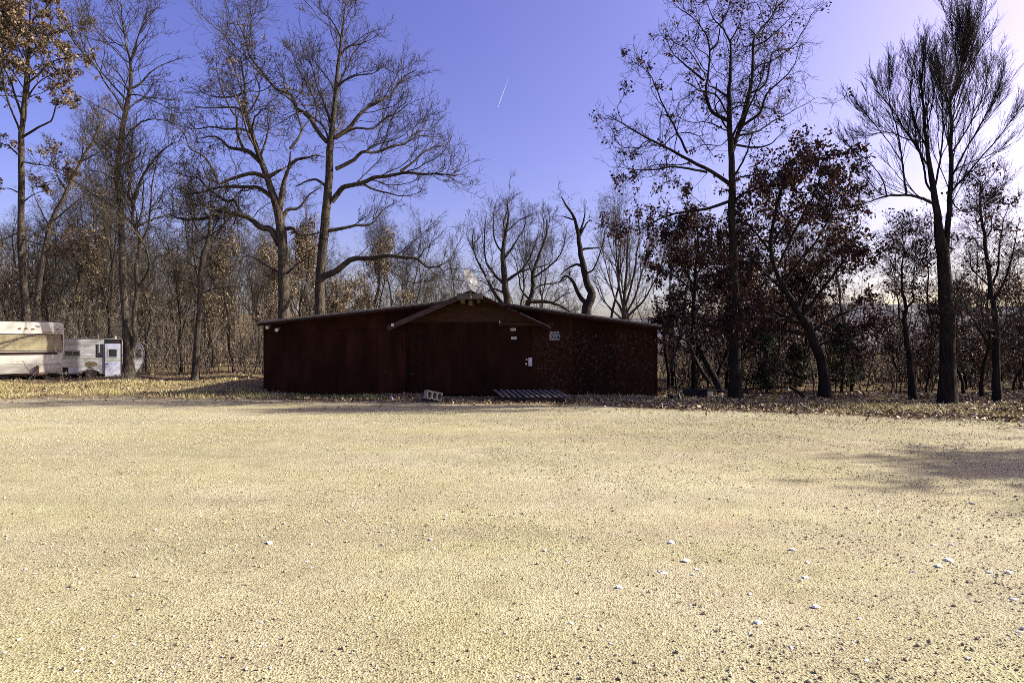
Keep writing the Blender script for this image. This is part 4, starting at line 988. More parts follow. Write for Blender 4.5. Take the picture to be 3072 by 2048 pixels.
# flood lamps under the eaves
def flood(px, py, off, label):
    x, z = bl(px, py, off); p = SM @ Vector((x, off, z))
    t = thing('flood_lamp', label, 'lamp', p, YAW, 'flood lamps under the shed eaves')
    MB().cyl((0, -off - .003 if False else .18, .05), (0, .02, .01), .018, n=8).build('bracket', M['plastic'], t)
    b_ = MB(); b_.cyl((0, .06, .02), (0, -.03, -.02), .035, .062, 14); b_.ball((0, -.035, -.022), .060, 14, 8, (1, .45, 1)); b_.build('bulb', M['plastic'], t, smooth=True)
flood(803, 980, -.18, 'round white lamp at the left end of the shed, outer of the pair'); flood(831, 988, -.18, 'round white lamp near the left end of the shed, inner of the pair'); flood(1977, 1003, -.18, 'round white lamp at the right corner of the shed')

# sign
def text_mesh(body, size, parent, mat, loc, sx=1.0):
    cu = bpy.data.curves.new('lettering', 'FONT'); cu.body = body; cu.size = size; cu.align_x = 'CENTER'; cu.align_y = 'CENTER'; cu.extrude = .0012; cu.offset = size * .012
    to = bpy.data.objects.new('lettering', cu); COL.objects.link(to)
    me = bpy.data.meshes.new_from_object(to.evaluated_get(bpy.context.evaluated_depsgraph_get()))
    bpy.data.objects.remove(to)
    wx = max(v.co.x for v in me.vertices) - min(v.co.x for v in me.vertices); hy_ = max(v.co.y for v in me.vertices) - min(v.co.y for v in me.vertices)
    o = link('lettering', me, mat, parent); o.location = loc; o.rotation_euler = (R(90), 0, 0); o.scale = (sx / wx, size / hy_, 1)
    return o
s0, s1 = bl(1646, 993, -.02), bl(1681, 1021, -.02)
sw, sh = s1[0] - s0[0], s0[1] - s1[1]
sg = thing('private_property_sign', 'black PRIVATE PROPERTY sign with white lettering on the shed wall', 'sign', SM @ Vector(((s0[0] + s1[0]) / 2, -.004, (s0[1] + s1[1]) / 2)), YAW)
MB().bb(-sw / 2, sw / 2, -.006, .0, -sh / 2, sh / 2).build('sign_plate', M['sign_black'], sg, bevel=.001)
text_mesh('PRIVATE', sh * .30, sg, M['sign_white'], (0, -.0085, sh * .27), sw * .74)
text_mesh('PROPERTY', sh * .32, sg, M['sign_white'], (0, -.0085, -sh * .08), sw * .93)
mk = MB(); mk.bb(-sw * .36, -sw * .26, -.0085, -.0065, -sh * .36, -sh * .25); mk.bb(-sw * .2, sw * .38, -.0085, -.0065, -sh * .34, -sh * .28); mk.bb(-sw * .46, sw * .46, -.0082, -.0065, -sh * .455, -sh * .435)
mk.build('sign_markings', M['sign_white'], sg)

# satellite dish
dp = SM @ Vector((bl(1412, 895, -.73)[0], -.735, bl(1412, 895, -.73)[1]))
dish = thing('satellite_dish', 'grey satellite dish on a post above the shed gable', 'satellite dish', dp, 0)
toplz = CAM_H - (848 - 1024) / F * dp.y - dp.z
MB().cyl((0, 0, 0), (0, 0, toplz), .028, n=10).build('post', M['drip'], dish)
nrm = Vector((.80, -.46, .40)).normalized(); uu = Vector((0, 0, 1)); uu = (uu - nrm * uu.dot(nrm)).normalized(); ww = nrm.cross(uu)
cen = Vector((.035, -.02, toplz + .06)); vs_, fs_ = [], []
RD = .375
for side, o_ in ((0, 0.0), (1, -.012)):
    vs_.append(cen + nrm * (o_ - .07))
    for j in range(1, 7):
        r_ = RD * j / 6
        for i in range(24):
            a = 2 * math.pi * i / 24; vs_.append(cen + nrm * (o_ - .07 + .42 * r_ * r_) + uu * r_ * math.cos(a) * 1.04 + ww * r_ * math.sin(a) * .96)
    b_ = side * 145
    for i in range(24):
        f_ = (b_, b_ + 1 + i, b_ + 1 + (i + 1) % 24); fs_.append(f_ if side == 0 else f_[::-1])
    for j in range(5):
        for i in range(24):
            p_, q_ = b_ + 1 + j * 24, b_ + 1 + (j + 1) * 24; f_ = (p_ + i, q_ + i, q_ + (i + 1) % 24, p_ + (i + 1) % 24); fs_.append(f_ if side == 0 else f_[::-1])
for i in range(24): fs_.append((121 + i, 145 + 121 + i, 145 + 121 + (i + 1) % 24, 121 + (i + 1) % 24))
MB().add(vs_, fs_).build('reflector', M['dish'], dish, smooth=True)
foot = cen - uu * .36 + nrm * .0; lnb = cen + nrm * .58 - uu * .18
MB().cyl(foot, lnb, .013, n=8).build('arm', M['steel'], dish)
MB().cyl(lnb - nrm * .02, lnb + nrm * .07 + uu * .03, .05, .045, 12).cyl(lnb - nrm * .06 , lnb - nrm * .02, .065, .055, 12).build('receiver', M['plastic'], dish)
MB().cyl((0, 0, toplz - .03), cen - nrm * .08, .045, .055, 10).build('mount', M['steel'], dish)

# ------------------------------------------------------------------ things along the shed foot
def world_g(px, py):
    D = gd(py); return (px - 1536) / F * D, D
# concrete block with three round-topped cores
def cinder():
    x, y = world_g(1297, 1207); bw, bh, bd = .46, .23, .21
    t = thing('concrete_block', 'pale concrete block with three holes, tilted on a plank by the shed', 'block', (x, y, .07), R(14)); t.rotation_euler = (R(-6), R(13), R(33))
    m = MB(); n = 20; cw = bw / 3; per = []
    for k in range(3):
        cx = -bw / 2 + cw * (k + .5); ring_o, ring_i = [], []
        for i in range(n):
            a = 2 * math.pi * (i + .5) / n; ca, sa = math.cos(a), math.sin(a); s = 1 / max(abs(ca) / (cw / 2), abs(sa) / (bh / 2)); ring_o.append((cx + ca * s, bh / 2 + sa * s))
            ring_i.append((cx + ca * cw * .37, bh / 2 + bh * .375 * (abs(sa) ** .75) * (1 if sa > 0 else -1)))
        for y0, flip in ((-bd / 2, False), (bd / 2, True)):
            vs_ = [(p[0], y0, p[1]) for p in ring_o] + [(p[0], y0, p[1]) for p in ring_i]
            fs_ = [(i, (i + 1) % n, n + (i + 1) % n, n + i) for i in range(n)]; m.add(vs_, [f[::-1] for f in fs_] if flip else fs_)
        vs_ = [(p[0], -bd / 2, p[1]) for p in ring_i] + [(p[0], bd / 2, p[1]) for p in ring_i]; m.add(vs_, [(i, (i + 1) % n, n + (i + 1) % n, n + i) for i in range(n)])
    h = bw / 2 
    m.add([(-h, -bd / 2, 0), (h, -bd / 2, 0), (h, bd / 2, 0), (-h, bd / 2, 0), (-h, -bd / 2, bh), (h, -bd / 2, bh), (h, bd / 2, bh), (-h, bd / 2, bh)], [(0, 3, 2, 1), (4, 5, 6, 7), (1, 2, 6, 5), (3, 0, 4, 7)])
    m.build('block_body', M['concrete'], t)
cinder()
def plank(name, label, px0, py0, px1, py1, z0, z1, w_, th, mat, cat='plank', group=None):
    a = Vector((*world_g(px0, py0), z0)); b = Vector((*world_g(px1, py1), z1)); d = b - a
    rot = d.to_track_quat('X', 'Z').to_matrix()
    o = MB().box((0, 0, 0), (d.length, w_, th)).build(name, mat, None, bevel=.004)
    o.location = (a + b) / 2; o.rotation_euler = rot.to_euler(); return tag(o, label, cat, group)
plank('dark_plank', 'dark weathered plank lying under the concrete block', 1268, 1203, 1352, 1205, .055, .05, .16, .04, M['rust'])
plank('pale_stick', 'pale stick sloping to the ground left of the concrete block', 1246, 1198, 1272, 1205, .07, .035, .05, .02, M['weathered'])
plank('pale_stick', 'pale stick sloping to the ground right of the concrete block', 1346, 1200, 1364, 1212, .10, .035, .05, .02, M['weathered'])
x, y = world_g(1174, 1199)
tag(MB().add([(x - .03, y, .01), (x + .03, y - .02, .0), (x + .035, y + .04, .0), (x - .01, y + .02, .17), (x + .012, y, .15), (x, y + .03, .16)], [(0, 1, 4, 3), (1, 2, 5, 4), (2, 0, 3, 5), (3, 4, 5), (0, 2, 1)]).build('blue_scrap', M['blue_scrap'], None), 'small crumpled blue-white scrap at the foot of the shed', 'litter')
# pallet before the door
x0, y0 = world_g(1593, 1202)
pal = thing('wooden_pallet', 'grey slatted wooden pallet lying flat before the shed door', 'pallet', (x0, y0 + .25, .06), YAW); pal.rotation_euler = (R(6), 0, YAW)
for k in range(12):
    sx = -.90 + k * .163 + random.uniform(-.006, .006)
    MB().box((sx, 0, .125), (.088, 1.10, .02), Matrix.Rotation(R(20) + random.uniform(-.03, .03), 3, 'Z')).build('slat', M['pallet'], pal, bevel=.003)
for yy in (-.48, 0, .48): MB().box((0, yy, .065), (1.92, .045, .095)).build('runner', M['bark_dead'], pal, bevel=.003)
for k in range(4): MB().box((-.84 + k * .56, 0, .008), (.10, 1.1, .018)).build('bottom_slat', M['bark_dead'], pal, bevel=.003)
plank('long_board', 'long grey board lying along the foot of the shed right of the door', 1700, 1193, 1960, 1196, .04, .04, .14, .035, M['pallet'])

# ------------------------------------------------------------------ scrap pile right of the shed
def at(px, py, D): return Vector(pt(px, py, D))
def board3(name, label, a, b, w_, th, mat, cat='board', roll=0.0, group=None):
    a, b = Vector(a), Vector(b); d = b - a
    rot = d.to_track_quat('X', 'Z').to_matrix() @ Matrix.Rotation(roll, 3, 'X')
    o = MB().box((0, 0, 0), (d.length, w_, th)).build(name, mat, None, bevel=.004); o.location = (a + b) / 2; o.rotation_euler = rot.to_euler(); return tag(o, label, cat, group)
SD = 16.9
board3('dark_sheet', 'dark sheet lying on edge in the scrap pile beside the tall oak', at(2048, 1183, SD), at(2118, 1184, SD + .1), .03, .34, M['dark'], 'panel')
board3('broken_board', 'white broken panel standing behind the dark sheet in the scrap pile', at(2098, 1181, SD + .3), at(2119, 1182, SD + .35), .02, .20, M['white'], 'panel', R(12))
board3('broken_board', 'small white panel right of the other in the scrap pile', at(2122, 1180, SD + .3), at(2138, 1181, SD + .3), .02, .13, M['white'], 'panel', R(-10))
board3('long_lath', 'upper of two long laths lying across the scrap pile', at(2113, 1165, SD + .1), at(2191, 1174, SD - .15), .04, .02, M['weathered'], 'board')
board3('long_lath', 'lower of two long laths lying across the scrap pile', at(2160, 1175, SD + .0), at(2191, 1179, SD - .2), .04, .02, M['weathered'], 'board')
board3('lath_post', 'short post holding up the laths of the scrap pile', at(2178, 1172, SD + .02), at(2178, 1199, SD + .02), .03, .03, M['weathered'], 'post')
board3('lath_post', 'short dark post at the left end of the laths', at(2120, 1168, SD + .06), at(2120, 1199, SD + .06), .04, .04, M['bark_dead'], 'post')
board3('white_shard', 'larger white shard lying low in the scrap pile', at(2137, 1187, SD - .1), at(2152, 1196, SD - .15), .10, .05, M['white'], 'panel', R(30))
board3('white_shard', 'small white shard lying low at the right of the scrap pile', at(2157, 1185, SD - .1), at(2172, 1196, SD - .15), .08, .04, M['white'], 'panel', R(40))
bx = thing('dark_crate', 'small dark crate with a pale edge left of the scrap pile', 'crate', (*world_g(2023, 1199), .0), R(20))
MB().bb(-.13, .13, -.12, .12, 0, .15).build('crate_body', M['dark'], bx, bevel=.005)
MB().box((.10, -.128, .09), (.02, .012, .18), Matrix.Rotation(-.35, 3, 'Y')).build('pale_edge', M['white'], bx); MB().box((-.07, -.1, .165), (.15, .03, .012), Matrix.Rotation(-.25, 3, 'Y')).build('pale_slat', M['weathered'], bx)
def log(name, label, pts, r0, r1, D, mat, cat='log'):
    P = resample([pt(a, b, D + (c if True else 0)) for a, b, c in pts], 12, .01); off = P[0].copy()
    V, Fq = tubes([((P - off)[None], np.linspace(r0, r1, 12)[None], 9)]); o = link(name, np_mesh(name, V, Fq, True), mat); o.location = off; return tag(o, label, cat)
log('leaning_log', 'thick dark forked log leaning over the scrap pile', [(2162, 1175, .5), (2132, 1110, .7), (2105, 1062, .9), (2098, 1035, 1.0)], .11, .07, SD, M['bark_dark'])
log('leaning_log', 'slimmer brown log leaning left of the thick dark log', [(2130, 1150, .9), (2100, 1105, 1.0), (2075, 1050, 1.1), (2062, 1022, 1.2)], .07, .05, SD, M['bark_dead'])
log('bent_sapling', 'thin bent sapling stem just right of the shed corner', [(2030, 1192, .3), (2028, 1140, .3), (2022, 1090, .3), (2024, 1050, .4), (2018, 1000, .5)], .03, .015, SD, M['bark_dark'], 'tree')
log('fallen_pole', 'fallen pole sloping to the ground before the rusty oak', [(2422, 1199, 0), (2396, 1178, .3), (2370, 1160, .6)], .05, .04, 16.6, M['bark_dead'])

# ------------------------------------------------------------------ campers at the left
# large camper seen nose-on
tc = (79 - 1536) / F; TD = 24.0
th = math.atan(-tc); tl = (tc * TD, TD, 0)
cam1 = thing('large_camper', 'large white camper seen nose-on with a tan louvred window cover', 'camper', tl, th)
CM = frame(tl, th); cp = lambda px, py, off=0.0: onplane(CM, px, py, off)
def loft(secs):
    n = len(secs[0][1]); vs_, fs_ = [], []
    for y, poly in secs: vs_ += [(x, y, z) for x, z in poly]
    for k in range(len(secs) - 1):
        for i in range(n):
            j = (i + 1) % n; fs_.append((k * n + j, k * n + i, (k + 1) * n + i, (k + 1) * n + j))
    fs_.append(tuple(range(n))); b_ = (len(secs) - 1) * n; fs_.append(tuple(range(b_ + n - 1, b_ - 1, -1)))
    return MB().add(vs_, fs_)
xr, zt1 = cp(193, 1050)[0], cp(79, 965)[1]; zb1 = cp(79, 1122)[1]; xb1 = cp(178, 1118)[0]
def csec(k, dz=0): return [(-xb1 * k, zb1 + dz), (xb1 * k, zb1 + dz), (xr * k, 1.27), (xr * k, zt1 - .30), (xr * k * .985, zt1 - .14 - dz), (xr * k * .95, zt1 - .05 - dz), (xr * k * .87, zt1 - dz), (-xr * k * .87, zt1 - dz), (-xr * k * .95, zt1 - .05 - dz), (-xr * k * .985, zt1 - .14 - dz), (-xr * k, zt1 - .30), (-xr * k, 1.27)]
loft([(0, csec(.975, .03)), (.06, csec(1.0)), (6.0, csec(1.0)), (6.06, csec(.97, .03))]).build('body', M['white'], cam1, bevel=.015)
rz0, rz1 = cp(79, 1051)[1], cp(79, 1004)[1]; nr = 8
cover = MB().bb(-xr * .955, xr * .955, -.03, -.004, rz0 - .03, rz1 + .03).build('window_cover', M['brown_stripe'], cam1)
for k in range(nr):
    z0 = rz0 + (rz1 - rz0) * k / nr; hh = (rz1 - rz0) / nr * .82; wk = xr * (.95 - .05 * k / nr)
    MB().add([(-wk, -.034, z0), (wk, -.034, z0), (wk, -.034, z0 + hh), (-wk, -.034, z0 + hh), (-wk, -.066, z0 + hh * .25), (wk, -.066, z0 + hh * .25), (wk, -.05, z0 + hh), (-wk, -.05, z0 + hh)], [(0, 1, 5, 4), (4, 5, 6, 7), (7, 6, 2, 3), (0, 4, 7, 3), (1, 2, 6, 5), (0, 3, 2, 1)]).build('louvre', M['tan_rib'], cam1)
MB().bb(-xr * .96, xr * .93, -.075, -.0, rz1 + .035, rz1 + .065).build('cover_trim', M['white'], cam1, bevel=.004)
MB().bb(-xr * .96, xr * .96, -.075, -.0, rz0 - .065, rz0 - .034).build('cover_trim', M['white'], cam1, bevel=.004)
a_, b_ = cp(128, 996), cp(181, 1003); MB().bb(a_[0], b_[0], -.012, -.002, b_[1] + .02, a_[1] + .02).build('yellow_trim_panel', M['tan_rib'], cam1)
sz0, sz1 = cp(79, 1064)[1], cp(79, 1054.5)[1]
MB().bb(-xr * .96, cp(172, 1060)[0], -.012, .0, sz0, sz1).build('brown_stripe', M['brown_stripe'], cam1)
lz = cp(79, 1089)[1]; MB().bb(-xr * .90, xr * .90, -.008, .002, zb1 + .04, lz - .02).build('lower_panel', M['grime'], cam1); MB().bb(-xr * .93, xr * .93, -.014, .002, lz - .018, lz + .012).build('rub_rail', M['white'], cam1)
for px, py in ((60, 985), (79, 985), (100, 986), (172, 988), (-14, 985)):
    q = cp(px, py); MB().bb(q[0] - .045, q[0] + .045, -.03, .03, q[1] - .028, q[1] + .028).build('clearance_light', M['lens'], cam1, bevel=.008)
q = cp(114, 978); MB().box((q[0], -.004, q[1]), (.14, .03, .05), Matrix.Rotation(.3, 3, 'Y')).build('broken_fitting', M['steel'], cam1)
q0, q1 = cp(113, 1096), cp(113, 1120); MB().bb(q0[0] - .05, q0[0] + .05, -.16, -.03, q1[1] - .1, q0[1]).build('tongue_jack', M['rust'], cam1, bevel=.01)
tg = MB(); tg.cyl((-.75, .3, zb1 + .02), (.30, -.5, zb1 - .02), .04, n=6); tg.cyl((.9, .3, zb1 + .02), (.34, -.5, zb1 - .02), .04, n=6); tg.build('tongue', M['rust'], cam1)
MB().bb(-xb1 * .95, xb1 * .95, .1, 5.9, zb1 - .1, zb1 + .01).build('chassis', M['dark'], cam1)
for sx in (-1, 1):
    wv = MB().cyl((sx * .92, 3.6, .33), (sx * 1.08, 3.6, .33), .33, n=20).build('wheel', M['black'], cam1); MB().cyl((sx * 1.081, 3.6, .33), (sx * 1.09, 3.6, .33), .18, n=16).build('hub', M['steel'], wv)
st_ = MB()
for s_ in (-1, 1): st_.bb(s_ * .7 - .1, s_ * .7 + .1, .4, .6, 0, zb1 - .1)
st_.build('support_block', M['concrete'], cam1)

# small camper seen side-on
tc2 = (313 - 1536) / F; TD2 = 26.6; th2 = math.atan(-tc2); tl2 = (tc2 * TD2, TD2, 0)
cam2 = thing('small_camper', 'small derelict white camper with its grey-blue door hanging open', 'camper', tl2, th2)
CM2 = frame(tl2, th2); cq = lambda px, py, off=0.0: onplane(CM2, px, py, off)
def q2(px, py, off=0.0): return cq(px, py, off)
prof = [cq(130, 1122), cq(405, 1122), cq(420, 1108), cq(432, 1082), cq(435, 1062), cq(432, 1046), cq(424, 1033), cq(412, 1025), cq(395, 1020), cq(360, 1017), cq(300, 1015), cq(200, 1014), cq(150, 1018), cq(135, 1030), cq(128, 1060)]
MB().prism(prof, 0, 2.0).build('body', M['white2'], cam2, bevel=.03)
# ribs of the aluminium skin
rb = MB()
for k, py in enumerate(np.linspace(1024, 1068, 6)):
    a_, b_ = cq(140, py), cq(312, py); rb.bb(a_[0], b_[0], -.006, .0, a_[1] - .008, a_[1] + .008)
    a_, b_ = cq(364, py), cq(425, py)
    rb.bb(a_[0], b_[0], -.006, .0, a_[1] - .008, a_[1] + .008)
rb.build('skin_ribs', M['white2'], cam2)
def rect(name, px0, px1, py0, py1, y0, y1, mat, parent=cam2, bevel=0.0):
    a_, b_ = cq(px0, py1), cq(px1, py0); return MB().bb(a_[0], b_[0], y0, y1, a_[1], b_[1]).build(name, mat, parent, bevel)
wi = rect('window', 193, 242, 1050, 1070, -.02, -.002, M['steel'], bevel=.004); 
rect('pane', 196, 217, 1053, 1067, -.026, -.021, M['glass'], wi); rect('pane', 219, 239, 1053, 1067, -.026, -.021, M['glass'], wi)
rect('green_stripe', 136, 310, 1072, 1078, -.008, -.0, M['green_stripe']); rect('green_stripe', 366, 424, 1072, 1078, -.008, -.0, M['green_stripe'])
hole = MB(); c0 = cq(272, 1092); pts = []
for i in range(14):
    a = 2 * math.pi * i / 14; pts.append((c0[0] + .25 * math.cos(a) * random.uniform(.75, 1.1), c0[1] + .14 * math.sin(a) * random.uniform(.8, 1.1)))
hole.prism(pts, -.010, .0).build('torn_hole', M['insul'], cam2)
rect('door_opening', 313, 366, 1018, 1124, -.006, .0, M['dark'])
dr = rect('door', 314, 361, 1031, 1128, -.065, -.03, M['blue_door'], bevel=.01)
wd = rect('door_window', 324, 353, 1045, 1073, -.078, -.066, M['white2'], dr, .003)
rect('door_pane', 327, 350, 1048, 1070, -.084, -.079, M['glass'], dr); rect('door_stripe', 315, 360, 1075, 1083, -.070, -.0655, M['green_stripe'], dr)
h_ = cq(322, 1090); MB().bb(h_[0] - .03, h_[0] + .03, -.10, -.066, h_[1] - .02, h_[1] + .02).build('handle', M['steel'], dr, bevel=.004)
rect('door_frame', 362.5, 366.5, 1018, 1124, -.03, -.007, M['rust']); rect('door_frame', 310.5, 313.2, 1030, 1124, -.03, -.007, M['white2'])
cw = rect('side_window', 289, 309, 1032, 1071, -.02, -.002, M['dark']); rect('torn_curtain', 291, 296, 1034, 1069, -.030, -.021, M['curtain'], cw); rect('torn_curtain', 300, 307, 1034, 1066, -.030, -.021, M['curtain'], cw); rect('pale_rag', 296, 299.5, 1034, 1058, -.030, -.021, M['white2'], cw)
fe = MB(); f0 = cq(272, 1120)
fe.prism([(f0[0] + .42 * math.cos(a), f0[1] + .24 * math.sin(a)) for a in np.linspace(0, math.pi, 14)] + [(f0[0] - .33 * math.cos(a), f0[1] + .17 * math.sin(a)) for a in np.linspace(0, math.pi, 14)], -.10, -.001)
fe.build('fender', M['white2'], cam2, bevel=.006)
MB().prism([(f0[0] + .325 * math.cos(a), f0[1] - .01 + .165 * math.sin(a)) for a in np.linspace(0, math.pi, 14)], -.012, -.002).build('wheel_arch', M['dark'], cam2)
for yy in (.02, 1.8):
    wz = .21; wv = MB().cyl((f0[0], yy - .12, wz), (f0[0], yy + .06, wz), .24, n=22).build('wheel', M['black'], cam2, bevel=.02); MB().cyl((f0[0], yy - .125, wz), (f0[0], yy - .135, wz), .10, .09, 16).build('hub', M['rust'], wv)
rect('front_window', 408, 424, 1048, 1070, -.02, -.002, M['insul'], bevel=.004)
rect('grey_hatch', 205, 234, 1103, 1119, -.03, -.002, M['blue_door'], bevel=.004); rect('dark_hatch', 188, 204, 1102, 1116, -.012, -.002, M['dark'])
MB().bb(cq(136, 1122)[0], cq(400, 1122)[0], .15, 1.9, cq(300, 1124)[1] - .10, cq(300, 1124)[1] + .02).build('chassis', M['dark'], cam2)
t0 = cq(420, 1122); MB().box((t0[0] + .12, .9, t0[1] + .03), (.75, .08, .07)).build('tongue', M['weathered'], cam2)
v0 = cq(346, 1014); MB().cyl((v0[0], .7, v0[1] - .06), (v0[0], .7, v0[1] + .09), .07, n=12).build('roof_vent', M['steel'], cam2)
edge_ = MB(); pr = [cq(a, b, -.01) for a, b in ((405, 1121), (420, 1107), (431, 1082), (434, 1062), (431, 1047), (423, 1034), (411, 1026), (394, 1021), (360, 1018), (300, 1016), (200, 1015))]
for a_, b_ in zip(pr[:-1], pr[1:]): edge_.cyl((a_[0], -.012, a_[1]), (b_[0], -.012, b_[1]), .013, n=6)
edge_.build('edge_trim', M['steel'], cam2)
# bits by the campers
log('fallen_branch', 'pale fallen branch before the large camper', [(84, 1140, 0), (98, 1126, .1), (112, 1116, .2)], .03, .02, 23.2, M['bark_pale'], 'branch')
log('dry_weed_stalk', 'tall dry weed stalk leaning before the large camper', [(98, 1128, 0), (82, 1105, .05), (66, 1082, .1)], .012, .008, 23.0, M['bark_dead'], 'plant')
brush('dry_weeds', M['brush'], 26, lambda n: np.stack([rng.uniform(-19.5, -15, n), rng.uniform(22.2, 23.6, n)], -1), (.2, .7), 4, (.004, .008), .5)
board3('grey_board', 'low grey board behind the base of the twin-stemmed tree', at(412, 1120, 25.8), at(450, 1121, 25.8), .12, .05, M['weathered'])

# ------------------------------------------------------------------ stones on the gravel
def rock_mesh(name, seed, flat=.5):
    r_ = np.random.default_rng(seed); m = MB().ball((0, 0, 0), .5, 7, 5); V = np.array([tuple(v) for v in m.v])
    for _ in range(7):
        n_ = unit(r_.normal(size=3)); d = r_.uniform(.2, .36); k = V @ n_; V = V - np.maximum(k - d, 0)[:, None] * n_
    V = V * np.array([1, r_.uniform(.55, .9), flat]) + r_.normal(0, .018, V.shape)
    me = bpy.data.meshes.new(name); me.from_pydata([tuple(v) for v in V], [], m.f); me.update(); return me
rocks = [rock_mesh('stone', 40 + i, f_) for i, f_ in enumerate((.30, .36, .26, .42, .32))]
for r_ in rocks: r_.materials.append(M['stone'])
def gravel_z(x, y): return .018 + .010 * math.sin(x * .9 + y * .5) * math.sin(y * 1.3 + 1) * float(sstep(3, 6, y))
special = {0: ('largest white stone on the gravel, at centre left', 44), 1: ('white stone right of the largest white stone', 20),
           10: ('flat white stone at right centre, leftmost of the three near it', 30), 11: ('broad flat white stone, lowest right of the three at right centre', 36)}
traced = [(809, 1637, 30), (935, 1639, 16), (921, 1690, 18), (1290, 1627, 18), (1302, 1653, 15), (1336, 1552, 17), (1032, 1571, 14), (248, 1649, 16), (58, 1927, 18), (245, 1955, 16),
          (2015, 1634, 30), (2059, 1690, 36), (1986, 1724, 34), (1855, 1770, 32), (2416, 1739, 30), (1715, 1879, 22), (2275, 1877, 34), (2373, 1952, 24), (2445, 1830, 36), (1943, 2010, 18), (2251, 1908, 17),
          (2916, 1517, 22), (2631, 1539, 16), (2374, 1655, 24), (2854, 1638, 20), (2850, 1689, 36), (2816, 1706, 34), (2741, 1723, 24), (3025, 1726, 32), (2966, 1724, 24), (2423, 1695, 20), (403, 1944, 18), (231, 2023, 20), (536, 2006, 14), (14, 1967, 18),
          (3055, 1905, 26), (2905, 1985, 26), (2600, 1990, 22), (2250, 1790, 20), (2090, 1715, 22), (1330, 1640, 12), (1180, 1600, 12), (3040, 1805, 30), (2580, 1865, 20), (2080, 1730, 18), (2375, 1745, 16), (2800, 1640, 18), (1150, 1515, 12), (1700, 1690, 14)]
while len(traced) < 120:
    a, b = rng.uniform(0, 3072), 1380 + 660 * rng.random() ** .8; traced.append((a, b, rng.uniform(8, 15) * (.55 + .6 * (b - 1380) / 660)))
used = set()
for i, (px, py, w_) in enumerate(traced):
    x, y = world_g(px, py); s = w_ / F * y
    o = bpy.data.objects.new('stone', rocks[i % 5]); COL.objects.link(o)
    o.location = (x, y, gravel_z(x, y) + s * .045); o.rotation_euler = (random.uniform(-.15, .15), random.uniform(-.15, .15), random.uniform(0, 6.28) if w_ < 28 else random.uniform(-.5, .5)); o.scale = (s, s, s)
    if i in special: tag(o, special[i][0], 'stone', 'pale stones on the gravel')
    else: tag(o, 'small pale stone lying loose on the tan gravel', 'stone', 'pale stones on the gravel')

# loose gravel: uncountable pebbles
pcol = bpy.data.collections.new('pebble_kinds')
for i in range(5):
    me = rock_mesh('pebble', 90 + i, (.7, .55, .8, .6, .65)[i]); me.materials.append(M['pebble']); pcol.objects.link(bpy.data.objects.new('pebble_kind', me))
NP = 330000
D = 2.3 + 11.5 * rng.random(NP) ** 1.15; hx_ = rng.uniform(-1.05, 1.05, NP) * (D + 1.0)
cl_n = np.sin(hx_ * 2.1 + 1.3 * np.sin(D * 1.7)) + np.sin(D * 2.9 + 1.1 * np.sin(hx_ * 1.3)) + np.sin(hx_ * .7 - D * .9 + 2) + np.sin(hx_ * 5.3 + D * 4.1)
keep = (D < edge_y(hx_) - .1) & (rng.random(NP) < np.clip(.62 + .24 * cl_n, .18, 1)); D, hx_ = D[keep], hx_[keep]; n = len(D)
sz = np.clip((.0050 * np.exp(rng.normal(0, .60, n))) + .0010 * np.maximum(D - 4, 0), .003, .034)
# windrows of coarser stones left along the wheel tracks
m_ = 9000; wx = rng.uniform(-19, 13, m_); wk = rng.integers(0, 4, m_)
wy = edge_y(wx) - np.array([.7, 1.7, 2.9, 4.3])[wk] + .18 * np.sin(wx * .8 + wk) + rng.normal(0, .16, m_)
D, hx_ = np.concatenate([D, wy]), np.concatenate([hx_, wx]); sz = np.concatenate([sz, np.clip(.013 * np.exp(rng.normal(0, .45, m_)), .006, .04)]); n = len(D)
zz = .0175 + .010 * np.sin(hx_ * .9 + D * .5) * np.sin(D * 1.3 + 1) * sstep(3, 6, D) + sz * .2
me = bpy.data.meshes.new('loose_gravel'); me.vertices.add(n); me.vertices.foreach_set('co', np.stack([hx_, D, zz], -1).astype(np.float32).ravel())
a = me.attributes.new('size', 'FLOAT', 'POINT'); a.data.foreach_set('value', sz.astype(np.float32))
a = me.attributes.new('turn', 'FLOAT_VECTOR', 'POINT'); a.data.foreach_set('vector', np.stack([rng.normal(0, .3, n), rng.normal(0, .3, n), rng.uniform(0, 6.28, n)], -1).astype(np.float32).ravel())
a = me.attributes.new('kind_index', 'INT', 'POINT'); a.data.foreach_set('value', rng.integers(0, 5, n).astype(np.int32))
po = link('loose_gravel', me, M['pebble']); tag(po, kind='stuff')
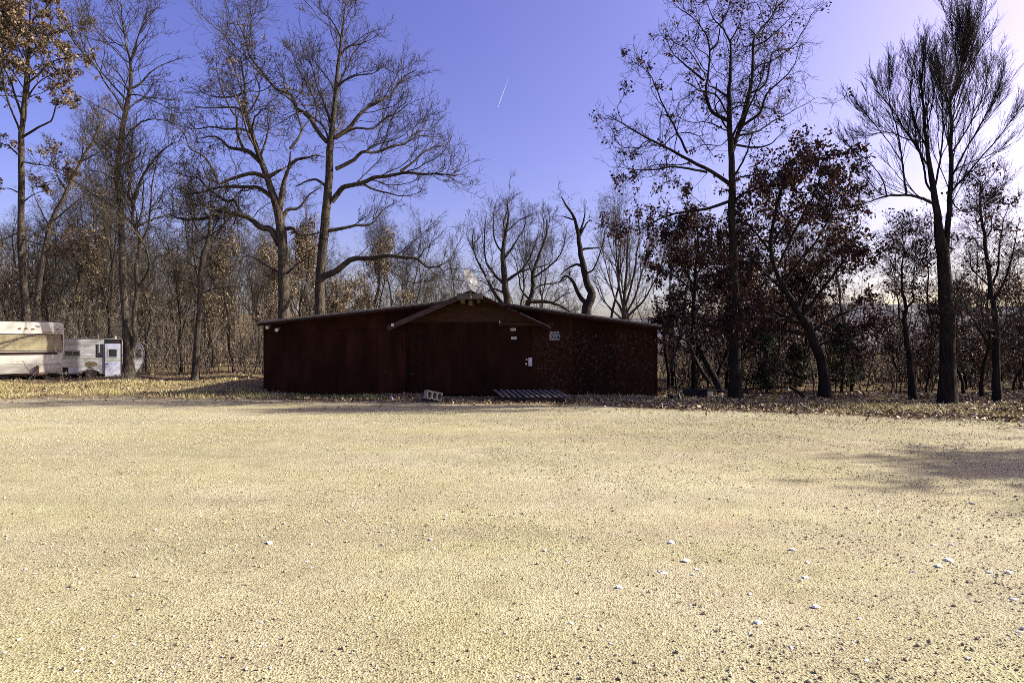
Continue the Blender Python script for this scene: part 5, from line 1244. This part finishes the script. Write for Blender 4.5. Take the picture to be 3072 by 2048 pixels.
ng = bpy.data.node_groups.new('scatter_pebbles', 'GeometryNodeTree')
ng.interface.new_socket('Geometry', in_out='INPUT', socket_type='NodeSocketGeometry'); ng.interface.new_socket('Geometry', in_out='OUTPUT', socket_type='NodeSocketGeometry')
N_ = ng.nodes; gi, go = N_.new('NodeGroupInput'), N_.new('NodeGroupOutput'); ip = N_.new('GeometryNodeInstanceOnPoints'); ci = N_.new('GeometryNodeCollectionInfo')
ci.inputs['Collection'].default_value = pcol; ci.inputs['Separate Children'].default_value = True; ci.inputs['Reset Children'].default_value = True
def named(nm, ty):
    k = N_.new('GeometryNodeInputNamedAttribute'); k.data_type = ty; k.inputs['Name'].default_value = nm; return k.outputs['Attribute']
ip.inputs['Pick Instance'].default_value = True
ng.links.new(gi.outputs[0], ip.inputs['Points']); ng.links.new(ci.outputs[0], ip.inputs['Instance'])
ng.links.new(named('kind_index', 'INT'), ip.inputs['Instance Index']); ng.links.new(named('turn', 'FLOAT_VECTOR'), ip.inputs['Rotation']); ng.links.new(named('size', 'FLOAT'), ip.inputs['Scale'])
ng.links.new(ip.outputs[0], go.inputs[0])
po.modifiers.new('scatter', 'NODES').node_group = ng

# ------------------------------------------------------------------ contrail
cm, cn, cl_, cb_ = new_mat('contrail_ice')
cb_.inputs['Base Color'].default_value = (.9, .9, .9, 1); cb_.inputs['Roughness'].default_value = 1
trn = cn.new('ShaderNodeBsdfTransparent'); ms = cn.new('ShaderNodeMixShader'); ms.inputs[0].default_value = .28
cl_.new(trn.outputs[0], ms.inputs[1]); cl_.new(cb_.outputs[0], ms.inputs[2]); cl_.new(ms.outputs[0], cn['Material Output'].inputs['Surface'])
P = resample([pt(1494, 322, 4000), pt(1512, 272, 4020), pt(1527, 232, 4040)], 9)
off = P[0].copy(); V, Fq = tubes([((P - off)[None], np.array([[1.0, 1.9, 2.1, 1.8, 1.5, 1.2, .9, .6, .25]]), 8)])
o = link('contrail', np_mesh('contrail', V, Fq, True), cm); o.location = off; tag(o, 'short thin white vapour trail high in the blue sky', 'contrail')
